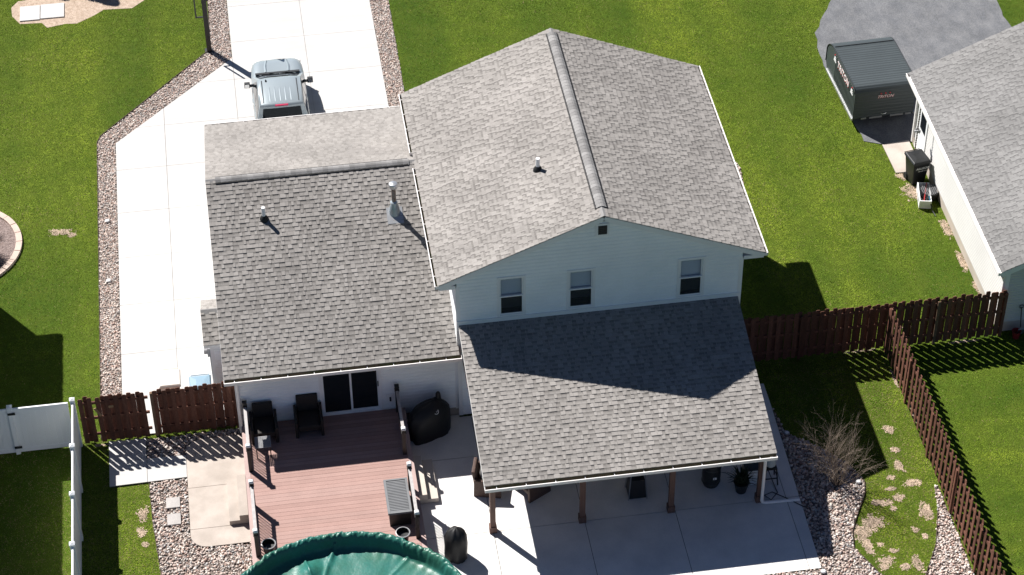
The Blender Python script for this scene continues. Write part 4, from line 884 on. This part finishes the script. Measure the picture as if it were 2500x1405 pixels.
MB().box(-.56, .56, 2.79, 2.85, .52, .72).build('grille', 'truck_trim', TK)

# ================================================================== basketball stand
BB = T('basketball_hoop', 'black basketball post standing at the edge of the concrete drive', 'basketball hoop', (-10.0, 20.47, 0))
MB().box(-.085, .085, -.085, .085, 0, 3.0).build('post', 'rail_black', BB); MB().box(-.16, .16, -.16, .16, 0, .04).build('base_plate', 'steel_dark', BB)
for z in (2.55, 3.05): MB().beam((.0, 0, z - .35), (1.05, 0, z + .15), .05, .09).build('arm', 'rail_black', BB)
bd = MB().box(1.06, 1.10, -.75, .75, 2.75, 3.85).build('backboard', 'glass_thin', BB)
for a in ((-.75, .75, 2.75, 2.81), (-.75, .75, 3.79, 3.85)): MB().box(1.055, 1.105, a[0], a[1], a[2], a[3]).build('backboard_frame', 'steel_dark', bd)
for yy in (-.75, .69): MB().box(1.054, 1.106, yy, yy + .06, 2.811, 3.789).build('backboard_frame', 'steel_dark', bd)
MB().tube([(1.35 + .23*math.cos(a*.3142), .23*math.sin(a*.3142), 3.05) for a in range(21)], .012, 6).build('rim', 'tail_red', BB)
f = MB(); f.beam((-.08, 0, 1.52), (-.34, 0, 1.52), .04, .04); f.beam((-.34, 0, 1.50), (-.34, 0, 2.7), .05, .05); f.build('height_handle', 'steel_dark', BB)

# ================================================================== covered trailer
TR = T('cargo_trailer', 'low black ribbed cargo trailer with white lettering on the asphalt drive', 'trailer', (13.05, 12.25, .025), math.radians(2.0))
HWT, ZB, ZT, LT = 1.10, .38, 1.66, 3.55
path = [(0, ZB), (0, ZT - .22)] + [(.22 - .22*math.cos(t), ZT - .22 + .22*math.sin(t)) for t in np.linspace(0, math.pi/2, 6)[1:]] + [(LT - 1.15, ZT)] + [(LT - 1.15 + .85*math.sin(t), ZT - .55 + .55*math.cos(t)) for t in np.linspace(0, math.pi/2, 10)[1:]] + [(LT - .28, ZB + .25), (LT - .45, ZB)]
pp = [V(0, *p) for p in path]; dens = []
for a, b in zip(pp[:-1], pp[1:]):
    k = max(1, int((b - a).length/.03)); dens += [a + (b - a)*j/k for j in range(k)]
dens.append(pp[-1]); cum = 0; prof_ = []
for j, p in enumerate(dens):
    if j: cum += (p - dens[j-1]).length
    t = (dens[min(j+1, len(dens)-1)] - dens[max(j-1, 0)]).normalized(); nn = V(0, -t.z, t.y)
    prof_.append(p + nn*.009*(1 if (cum % .13) < .065 else 0))
MB().loft([[V(x, p.y, p.z) for p in prof_] for x in (-HWT + .02, HWT - .02)], caps=False, closed=False).build('ribbed_shell', 'trailer_skin', TR)
for s_ in (-1, 1):
    m = MB(); k = len(pp); m.add([(s_*HWT, p.y, p.z) for p in pp] + [(s_*(HWT - .03), p.y, p.z) for p in pp], [tuple(range(k)) if s_ > 0 else tuple(reversed(range(k)))] + [(j, j+1, k+j+1, k+j) for j in range(k-1)])
    sp = m.build('side_panel', 'trailer_skin', TR)
    for j in range(24):
        y = .12 + j*.125
        if y < LT - 1.2: MB().obox((s_*(HWT + .006), y, (ZB + ZT)/2 - .02), (.006, 0, 0), (0, .03, 0), (0, 0, (ZT - ZB)/2 - .12)).build('side_rib', 'trailer_skin', sp)
    MB().beam((s_*(HWT + .02), 0, ZB - .03), (s_*(HWT + .02), LT - .45, ZB - .03), .05, .08).build('frame_rail', 'aluminium', TR)
    MB().tube([(s_*(HWT + .012), p.y, p.z) for p in pp[1:-1]], .014, 5).build('edge_trim', 'steel_dark', TR)
    wv = MB().tube([(s_*.80, 1.5, .26), (s_*1.02, 1.5, .26)], .26, 20).build('wheel', 'tyre', TR)
MB().beam((-HWT + .03, LT - 1.0, ZT + .02), (HWT - .03, LT - 1.0, ZT + .02), .02, .03).build('hatch_seam', 'rubber_black', TR)
MB().box(-HWT + .02, HWT - .02, .02, LT - .45, ZB - .05, ZB + .02).build('floor', 'steel_dark', TR)
for x0, x1 in ((-.80, -.62), (-.50, -.05), (.25, .72), (.80, 1.0)): MB().box(x0, x1, -.05, -.02, ZB - .03, ZB + .03).build('ramp_bar', 'aluminium', TR)
MB().tube([(-.10, -.03, .52), (-.06, -.05, .50), (.06, -.05, .50), (.10, -.03, .52)], .012, 6).build('door_handle', 'chrome', TR)
for x in (-.16, 0, .16): MB().tube([(x, -.01, 1.36), (x, -.032, 1.36)], .028, 10).build('marker_lamp', 'print_red', TR)
MB().beam((0, LT - .5, .36), (-.02, LT + .75, .36), .09, .09).build('tongue', 'steel_dark', TR); MB().tube([(-.05, LT + .35, .15), (-.05, LT + .35, .75)], .03, 8).build('jack', 'steel_dark', TR)
ms = frame((-HWT - .016, 1.36, 1.34), (0, -1, 0), (0, 0, 1), (-1, 0, 0))
textmesh('TRITON', .36, 'print_red', 'lettering', ms @ Matrix.Translation((.0, -.012, -.002)), TR, shear=.15, bold=.014)
textmesh('TRITON', .36, 'print_white', 'lettering', ms, TR, shear=.15, bold=.004)
for yc, sg in ((2.30, 1), (.33, -1)):
    for k, wd_ in enumerate((.26, .20, .14)):
        MB().obox((-HWT - .016, yc, 1.25 + k*.075), (.003, 0, 0), (0, wd_/2, 0), (0, 0, .02)).build('speed_stripe', 'print_white', TR)
    MB().tube([(-HWT - .01, yc + .02*sg, 1.50), (-HWT - .03, yc + .02*sg, 1.50)], .028, 8).build('marker_lamp', 'print_red', TR)
mr_ = frame((.0, -.018, 1.22), (1, 0, 0), (0, 0, 1), (0, -1, 0))
textmesh('TRITON', .16, 'print_red', 'lettering', mr_ @ Matrix.Translation((.0, -.006, -.002)), TR, shear=.3, bold=.006); textmesh('TRITON', .16, 'print_white', 'lettering', mr_, TR, shear=.3)

# ================================================================== wheeled bins
def wheelie(label, loc, rz, material, lidmat, text=False, group=None):
    t = T('wheeled_bin', label, 'bin', loc, rz, group)
    def rg(w, d, z, off=0): return [V(-w, -d + off, z), V(w, -d + off, z), V(w, d + off, z), V(-w, d + off, z)]
    MB().loft([rg(.22, .24, .03), rg(.26, .29, .55), rg(.29, .33, .92), rg(.31, .35, .93), rg(.31, .35, .97)]).build('body', material, t, bevel=.02)
    MB().loft([rg(.325, .37, .965), rg(.33, .375, 1.00), rg(.29, .33, 1.05), rg(.12, .15, 1.07)]).build('lid', lidmat, t, bevel=.012)
    MB().tube([(-.27, .39, .99), (-.27, .45, .97), (.27, .45, .97), (.27, .39, .99)], .016, 6).build('handle', lidmat, t)
    for s_ in (-1, 1): MB().tube([(s_*.20, .24, .12), (s_*.27, .24, .12)], .12, 14).build('wheel', 'tyre', t)
    if text:
        M_ = frame((.05, -.33, .76), (1, 0, 0), (0, -.10, .995), (0, -.995, -.10))
        textmesh('ALLISON', .125, 'print_white', 'lettering', M_, t, shear=.2, bold=.002); textmesh('436-438-4766', .062, 'print_white', 'lettering', M_ @ Matrix.Translation((0, -.12, .004)), t, shear=.2)
    return t
wheelie('black wheeled bin with white lettering against the pale siding', (13.30, 9.02, .0), math.radians(10), 'plastic_black', 'plastic_black', True)
wheelie('pale tan wheeled bin behind the brown board fence', (-11.95, 2.02, .05), 0, 'bin_tan', 'bin_tan')
wheelie('blue wheeled bin behind the brown board fence beside the garage wing', (-11.05, 1.62, .05), 0, 'bin_blue', 'bin_blue')
# carton, wire basket and tool by that wall
cb = T('carton', 'long open white carton lying on the grass beside the black bin', 'box', (13.30, 7.98, 0), math.radians(-12))
c = MB(); c.box(-.20, -.17, -.50, .50, .02, .34); c.box(.17, .20, -.50, .50, .02, .34); c.box(-.169, .169, -.50, -.47, .02, .34); c.box(-.169, .169, .47, .50, .02, .34); c.box(-.168, .168, -.468, .468, .02, .04); c.build('carton', 'print_white', cb)
MB().box(-.205, -.201, -.30, .15, .12, .24).build('print', 'rim_grey', cb); MB().beam((-.05, -.45, .30), (.10, .45, .36), .03, .03).build('stick', 'tool_red', cb)
fb = T('fire_basket', 'round black fire basket with wire grate against the pale siding', 'basket', (13.50, 8.05, 0)); MB().lathe((0, 0, 0), [(.22, .02), (.24, .05), (.31, .34), (.32, .34), (.25, .03)], 24).build('bowl', 'steel_dark', fb)
for k in range(9):
    x = -.26 + k*.065; h = math.sqrt(.30**2 - x*x); MB().tube([(x, -h, .36), (x, h, .36)], .006, 4).build('wire', 'rim_grey', fb); MB().tube([(-h, x, .365), (h, x, .365)], .006, 4).build('wire', 'rim_grey', fb)
tl_ = T('garden_tool', 'dark handled garden tool with blue grip leaning by the carton', 'tool', (13.40, 7.30, 0)); MB().tube([(-.05, .35, .42), (0, 0, .06), (.05, -.25, .02)], .016, 6).build('handle', 'steel_dark', tl_); MB().tube([(-.05, .35, .42), (-.03, .20, .28)], .024, 6).build('grip', 'tool_blue', tl_)
rc = T('rain_chain', 'knotted rain chain hanging from the gutter of the grey roofed house', 'chain', (13.36, 9.55, 0))
for k in range(26): MB().lathe((random.uniform(-.008, .008), 0, .10 + k*.098), [(.008, 0), (.028, .03), (.028, .05), (.008, .08)], 6).build('link', 'chain_rust', rc)
for k in range(7): a = k*.9; MB().lathe((.07*math.cos(a), .07*math.sin(a), 1.65 + .03*(k % 3)), [(.01, 0), (.045, .03), (.04, .07), (.01, .09)], 7).build('bell', 'rim_grey', rc)
# shovel, bucket and tub at the back corner of that house
sh = T('shovel', 'shovel leaning on the back wall of the grey roofed house', 'shovel', (14.32, 1.05, 0)); MB().tube([(0, .12, 1.0), (.02, -.02, .30)], .017, 6).build('shaft', 'steel_dark', sh); MB().obox((.03, -.07, .15), (.11, 0, 0), (0, .01, .005), (0, -.05, .15)).build('blade', 'aluminium', sh); MB().tube([(-.06, .13, 1.08), (.06, .13, 1.08), (.05, .12, .98), (-.05, .12, .98), (-.06, .13, 1.08)], .014, 5).build('grip', 'steel_dark', sh)
bk = T('bucket', 'red bucket by the back corner of the grey roofed house', 'bucket', (14.18, .90, 0)); MB().lathe((0, 0, 0), [(.10, .0), (.14, .28), (.15, .28), (.135, .26), (.10, .02)], 18).build('pail', 'tool_red', bk); MB().tube([(-.14, 0, .27), (-.1, -.12, .30), (.1, -.12, .30), (.14, 0, .27)], .006, 4).build('bail', 'steel_dark', bk)
tb = T('tub', 'white tub on the grass behind the grey roofed house', 'tub', (14.55, .40, 0)); MB().lathe((0, 0, 0), [(.17, .0), (.20, .34), (.21, .35)], 20).build('drum', 'vinyl_white', tb); MB().lathe((0, 0, 0), [(.215, .34), (.215, .37), (.19, .38)], 20).build('lid', 'vinyl_white', tb)

# ================================================================== on the deck
def lounge(label, loc, rz, material, pillow=False, w=.40, back=.92):
    t = T('armchair', label, 'chair', loc, rz)
    MB().box(-w + .09, w - .09, -.38, .30, .26, .44).build('seat', material, t, bevel=.03)
    MB().loft([[V(-w + .10, y0_, z), V(w - .10, y0_, z), V(w - .10, y0_ + .11, z), V(-w + .10, y0_ + .11, z)] for y0_, z in ((.28, .22), (.30, .5), (.36, back))]).build('backrest', material, t, bevel=.03)
    for s_ in (-1, 1):
        MB().loft([[V(s_*(w - .09), -.40, 0), V(s_*w, -.40, 0), V(s_*w, .40, 0), V(s_*(w - .09), .40, 0)], [V(s_*(w - .09), -.40, .58), V(s_*w, -.40, .58), V(s_*w, .38, .66), V(s_*(w - .09), .38, .66)]]).build('arm', material, t, bevel=.02)
    if pillow: MB().loft([[V(x*s, .18 + y*s, .62 + z_*s*1.0) for x, y, z_ in ((-.22, -.02, -.16), (.22, -.02, -.16), (.22, .07, .18), (-.22, .07, .18))] for s in (.86, 1, .86)]).build('pillow', 'cushion_white', t, bevel=.03)
    return t
lounge('boxy dark wicker armchair in the deck corner beside the railing', (-9.28, -.36, DZ), 0, 'wicker_dark', w=.40)
lounge('boxy dark wicker armchair on the deck beside the sliding door', (-7.96, -.28, DZ), 0, 'wicker_dark', w=.42, back=.98)
mt = T('side_table', 'small dark side table with a perforated top on the deck', 'table', (-9.36, -1.12, DZ))
m = MB(); N_ = 9
for k in range(N_ + 1):
    q_ = -.22 + .44*k/N_; m.box(q_ - .012, q_ + .012, -.23, .23, .44, .452); m.box(-.23, .23, q_ - .012, q_ + .012, .4525, .462)
o = m.build('mesh_top', 'rim_grey', mt); stuff(o)
for a in (-1, 1):
    for b_ in (-1, 1): MB().box(a*.2 - .015, a*.2 + .015, b_*.2 - .015, b_*.2 + .015, 0, .439).build('leg', 'rail_black', mt)
bxx = T('deck_box', 'grey resin storage box with slatted lid on the deck', 'storage box', (-5.72, -3.97, DZ))
MB().box(-.30, .30, -.62, .62, .0, .50).build('tub', 'plastic_black', bxx)
ld = MB().box(-.34, .34, -.67, .67, .501, .545).build('lid', 'resin_grey', bxx, bevel=.012)
for s_ in (-1, 1): MB().box(s_*.305 - .034, s_*.305 + .034, -.668, .668, .546, .575).build('lid_rail', 'resin_grey', ld)
for s_ in (-1, 1): MB().box(-.27, .27, s_*.64 - .028, s_*.64 + .028, .546, .574).build('lid_end', 'resin_grey', ld)
for k in range(20): MB().box(-.27, .27, -.605 + k*.0605, -.605 + k*.0605 + .045, .546, .568).build('slat', 'resin_grey', ld, bevel=.006)
def planter(label, loc):
    t = T('planter', label, 'pot', loc); MB().lathe((0, 0, 0), [(.13, 0), (.185, .40), (.20, .40), (.20, .42), (.175, .42), (.165, .30), (.01, .29)], 24).build('pot', 'plastic_black', t, smooth=True); MB().lathe((0, 0, 0), [(.203, .405), (.208, .425), (.183, .432), (.176, .42)], 24, caps=False).build('rim', 'rim_grey', t, smooth=True)
planter('empty black planter on the deck near the storage box', (-5.72, -5.25, DZ)); planter('empty black planter in the deck corner by the pool, across from the storage box', (-9.46, -5.10, DZ))

# ================================================================== on the patio
def cover(name, label, loc, rz, rings, extra=None, n=40, seed=0):
    t = T(name, label, 'grill', loc, rz); r = random.Random(seed); ph = [r.uniform(0, 6.28) for _ in range(4)]
    L = []
    for (a, b, z, ox, oy, p) in rings:
        R = []
        for k in range(n):
            th = 6.2832*k/n; c, s = math.cos(th), math.sin(th); e = (abs(c)**p + abs(s)**p)**(-1/p); f = 1 + .035*math.sin(5*th + ph[0] + z*3) + .03*math.sin(9*th + ph[1] - z*4) + .015*math.sin(17*th + ph[2])
            R.append(V(ox + a*c*e*f, oy + b*s*e*f, z + .01*math.sin(7*th + ph[3])*(z > .1)))
        L.append(R)
    MB().loft(L).build('cover', 'cover_black', t, smooth=True); return t
g1 = cover('covered_grill', 'large grill under a black cover with a round pale emblem by the house wall', (-4.42, -.46, .04), math.radians(24),
    [(.66, .36, 0, 0, 0, 3), (.67, .37, .25, 0, 0, 3), (.66, .36, .60, 0, 0, 3), (.63, .35, .85, .02, 0, 2.8), (.54, .31, 1.0, .05, .01, 2.5), (.38, .24, 1.10, .10, .02, 2.3), (.16, .14, 1.16, .22, .04, 2), (.02, .02, 1.17, .22, .04, 2)], seed=1)
MB().lathe((.40, .10, .95), [(.11, 0), (.09, .12), (.075, .36), (.05, .42), (.01, .44)], 16).build('chimney_bump', 'cover_black', g1, smooth=True)
Me = frame((.10, -.27, 1.035), (.94, .0, .0), (0, .72, .69), (0, -.69, .72))
def emblem(parent, M, s):
    def ringm(r0, r1, a0, a1, n=24):
        m = MB(); v = []
        for k in range(n + 1):
            a = math.radians(a0 + (a1 - a0)*k/n); v += [(r0*math.cos(a)*s, r0*math.sin(a)*s, 0), (r1*math.cos(a)*s, r1*math.sin(a)*s, 0)]
        m.add(v, [(2*k, 2*k + 1, 2*k + 3, 2*k + 2) for k in range(n)]); return m.xf(M)
    for p in ((.80, 1.0, 70, 380), (.45, .62, -20, 200), (.0, .28, 0, 360)): ringm(*p).build('emblem', 'print_white', parent)
    m = MB().add([(-1.05*s, .55*s, 0), (-.62*s, .92*s, 0), (-1.0*s, 1.1*s, 0)], [(0, 1, 2)]).xf(M); m.build('emblem', 'print_white', parent)
emblem(g1, Me, .09)
cover('covered_grill', 'small kettle grill under a loose black cover standing alone on the patio', (-4.27, -5.50, .04), math.radians(-20),
    [(.30, .27, 0, 0, 0, 2.6), (.31, .28, .2, 0, 0, 2.4), (.32, .29, .55, .01, 0, 2.3), (.31, .28, .80, .0, .02, 2.2), (.25, .22, .98, .0, .03, 2.1), (.13, .11, 1.08, -.01, .05, 2), (.03, .02, 1.13, -.01, .05, 2)], seed=4)
lounge('brown wicker armchair with a white pillow at the sunny end of the porch', (-2.98, -2.98, .04), math.radians(75), 'wicker_brown', pillow=True, w=.42, back=.90)
lounge('brown wicker armchair in the porch shade beside the first post', (-1.78, -3.25, .04), math.radians(-60), 'wicker_brown', w=.42, back=.85)
ct = T('coffee_table', 'low dark wicker table under the porch roof', 'table', (-.75, -2.75, .04)); MB().box(-.45, .45, -.3, .3, .36, .42).build('table_top', 'wicker_dark', ct)
for a in (-.4, .4):
    for b_ in (-.25, .25): MB().box(a - .03, a + .03, b_ - .03, b_ + .03, 0, .359).build('leg', 'wicker_dark', ct)
ht = T('patio_heater', 'pyramid patio heater with steel edges under the porch roof', 'heater', (1.20, -3.86, .04))
MB().loft([[V(a*s, b_*s, z) for a, b_ in ((-1,-1),(1,-1),(1,1),(-1,1))] for s, z in ((.25, .03), (.20, .72))]).build('base_panel', 'plastic_black', ht)
for a in (-1, 1):
    for b_ in (-1, 1): MB().tube([(a*.27, b_*.27, 0), (a*.13, b_*.13, 1.85)], .018, 6).build('edge_leg', 'chrome', ht)
MB().tube([(0, 0, .73), (0, 0, 1.85)], .055, 12).build('flame_tube', 'glass_thin', ht); MB().loft([[V(a*s, b_*s, z) for a, b_ in ((-1,-1),(1,-1),(1,1),(-1,1))] for s, z in ((.20, 1.85), (.26, 1.90), (.05, 2.08))]).build('hood', 'steel_dark', ht)
for k in range(3): MB().obox((0, -.17 + k*.0, .95 + k*.3), (.20 - k*.03, 0, 0), (0, .006, 0), (0, 0, .006)).build('guard_wire', 'chrome', ht)
wt = T('bench', 'white slatted bench under the porch roof behind the heater', 'bench', (2.25, -2.95, .04)); 
for k in range(4): MB().box(-.55, .55, -.2 + k*.105, -.2 + k*.105 + .085, .42, .45).build('slat', 'vinyl_white', wt)
for a in (-.5, .5):
    for b_ in (-.17, .17): MB().box(a - .03, a + .03, b_ - .03, b_ + .03, 0, .419).build('leg', 'vinyl_white', wt)
br_ = T('barrel', 'black barrel with a small white label under the porch roof', 'barrel', (3.42, -3.82, .04)); MB().lathe((0, 0, 0), [(.22, 0), (.26, .12), (.275, .42), (.26, .72), (.23, .84), (.20, .86), (.02, .87)], 26).build('drum', 'plastic_black', br_, smooth=True)
MB().box(-.01, .09, -.281, -.275, .42, .50).build('label_plate', 'print_white', br_); MB().box(.02, .05, -.284, -.2815, .44, .48).build('label_mark', 'plastic_black', br_)
for z in (.15, .70): MB().lathe((0, 0, z), [(.266, 0), (.277, .02), (.266, .04)], 26, caps=False).build('hoop', 'steel_dark', br_)
sk = blades_thing('potted_yucca', 'spiky yucca in a dark pot beside the last porch post', 'plant', (4.22, -4.25, .42), 130, .62, 1.15, 'leaf_dark', (.018, .03, .02), (.04, .065, .035), 9, .018)
MB().lathe((0, 0, -.38), [(.15, 0), (.22, .36), (.235, .38), (.20, .39), (.02, .36)], 20).build('pot', 'plastic_black', sk)
fp = T('fire_table', 'low stone faced fire table near the last porch post', 'fire table', (4.70, -3.85, .04))
MB().box(-.30, .22, -.22, .30, 0, .62).build('core', 'foundation', fp)
for r_ in range(9):
    x = -.31; z = .02 + r_*.067
    while x < .22:
        w_ = min(random.uniform(.08, .2), .23 - x); m = MB().box(x + .003, x + w_ - .003, -.245 + random.uniform(-.01, .01), -.221, z + .003, z + .063); m.sh = [random.random()]*6; m.build('stone', 'stone_white', fp); x += w_
MB().box(-.34, .26, -.27, .34, .625, .66).build('top', 'steel_dark', fp)
sl_ = T('stool', 'dark metal bar stool carrying a gas cylinder at the porch corner', 'stool', (5.12, -3.98, .04)); MB().box(-.17, .17, -.17, .17, .60, .64).build('seat', 'rail_black', sl_)
for a in (-1, 1):
    for b_ in (-1, 1): MB().beam((a*.21, b_*.21, 0), (a*.15, b_*.15, .60), .03, .03).build('leg', 'rail_black', sl_)
for a in (-1, 1): MB().beam((-.18, a*.18, .26), (.18, a*.18, .26), .02, .03).build('foot_bar', 'rail_black', sl_); MB().beam((a*.18, -.18, .30), (a*.18, .18, .30), .02, .03).build('foot_bar', 'rail_black', sl_)
gc = T('gas_cylinder', 'pale grey gas cylinder standing on the dark stool', 'gas cylinder', (5.12, -3.98, .68)); MB().lathe((0, 0, 0), [(.11, 0), (.11, .03), (.155, .06), (.16, .12), (.16, .26), (.14, .33), (.06, .36), (.03, .37)], 22).build('tank', 'propane_grey', gc, smooth=True); MB().lathe((0, 0, 0), [(.09, .34), (.10, .43), (.09, .44), (.085, .35)], 18).build('collar', 'propane_grey', gc); MB().tube([(0, 0, .36), (0, 0, .42)], .02, 8).build('valve', 'chrome', gc)
hs = MB().tube([(5.12, -3.85, .70), (5.10, -3.75, .35), (5.22, -4.1, .06), (5.25, -4.5, .055), (5.0, -4.75, .055), (4.85, -4.55, .055), (5.1, -4.45, .055), (5.45, -4.75, .055), (5.95, -5.25, .06)], .013, 6).build('gas_hose', 'hose_black'); tag(hs, 'thin black hose running from the gas cylinder across the patio corner', 'hose')
# small round lights in the pebbles
for lab, px, py in (('round pale ground light at the porch corner edge of the pebbles', 1921, 1058), ('round pale ground light beside the bare shrub', 2096, 1177), ('round pale ground light in the drive pebbles near the bend', 262, 540), ('round pale ground light in the drive pebbles near the bump out', 265, 686), ('round pale ground light in the pebbles below the patio edge', 2010, 1396)):
    c = G(px, py, .06); t = T('ground_light', lab, 'light', (c.x, c.y, 0), 0, 'round lights in the pebble beds'); MB().lathe((0, 0, 0), [(.05, 0), (.05, .06), (.085, .065), (.085, .085), (.06, .092)], 14).build('housing', 'rim_grey', t); MB().lathe((0, 0, 0), [(.058, .0925), (.055, .10), (.01, .104)], 12).build('lens', 'cushion_white', t)

# ================================================================== plants
def bare_shrub(label, loc, seed, h=1.75):
    t = T('bare_shrub', label, 'shrub', loc); r = random.Random(seed); m = MB(); trunk = MB()
    def grow(p, d, L, rad, lev):
        n = 4; pts = [p]; q = p.copy(); dd = d.copy()
        for k in range(n):
            dd = (dd + V(r.uniform(-.16, .16), r.uniform(-.16, .16), r.uniform(-.03, .12))).normalized(); q = q + dd*L/n; pts.append(q.copy())
            if lev < 3 and k >= (1 if lev == 0 else 0) and r.random() < .88:
                s = dd.orthogonal().normalized(); s.rotate(Matrix.Rotation(r.uniform(0, 6.28), 3, dd)); grow(q.copy(), (dd + s*r.uniform(.3, .75)).normalized(), L*r.uniform(.4, .65), rad*.55, lev + 1)
        m.tube(pts, rad, 4 if lev > 0 else 5, caps=False, r2=rad*.35)
    for k in range(38):
        a = r.uniform(0, 6.28); e = r.uniform(.05, .62); grow(V(.08*math.cos(a), .08*math.sin(a), 0), V(math.sin(e)*math.cos(a), math.sin(e)*math.sin(a), math.cos(e)), h*r.uniform(.75, 1.05), .009, 0)
    stuff(m.build('twigs', 'twig', t)); MB().lathe((0, 0, 0), [(.16, 0), (.13, .06), (.08, .14), (.02, .2)], 9).build('stump', 'bark', t); return t
bare_shrub('leafless brown twiggy shrub standing in the pebbles', (7.06, -4.40, 0), 3, h=1.42)
def conifer(label, loc, h, R, seed):
    t = T('evergreen_shrub', label, 'shrub', loc); rg = np.random.default_rng(seed); n = int(9000*R*h)
    z = rg.random(n)**.8*h; rad = R*(1 - z/h)**.75*np.sqrt(rg.uniform(.25, 1, n))*(1 + .15*np.sin(z*9)); th = rg.random(n)*6.283
    p = np.c_[rad*np.cos(th), rad*np.sin(th), z + .08]; d = np.c_[np.cos(th), np.sin(th), rg.uniform(.2, 1.4, n)]; d /= np.linalg.norm(d, axis=1)[:, None]; s = np.cross(d, rg.normal(size=(n, 3))); s /= np.linalg.norm(s, axis=1)[:, None]
    L = rg.uniform(.08, .2, n)[:, None]; vs_ = np.stack([p - s*.02, p + s*.02, p + d*L], 1).reshape(-1, 3); tt = rg.random((n, 1)); tint = np.array((.012, .028, .012))*(1-tt) + np.array((.035, .06, .025))*tt
    o = fastmesh('crown', vs_, np.arange(3*n).reshape(-1, 3), 'leaf_dark', tint=tint); o.parent = t; MB().tube([(0, 0, 0), (0, 0, h*.8)], .07, 7, r2=.015).build('trunk', 'bark', t)
conifer('dark evergreen shrub beyond the bare dirt of the side yard', (-15.35, 26.75, 0), 3.4, 1.0, 1); conifer('small dark evergreen beside the bare dirt patch', (-15.75, 25.55, 0), .9, .42, 2)
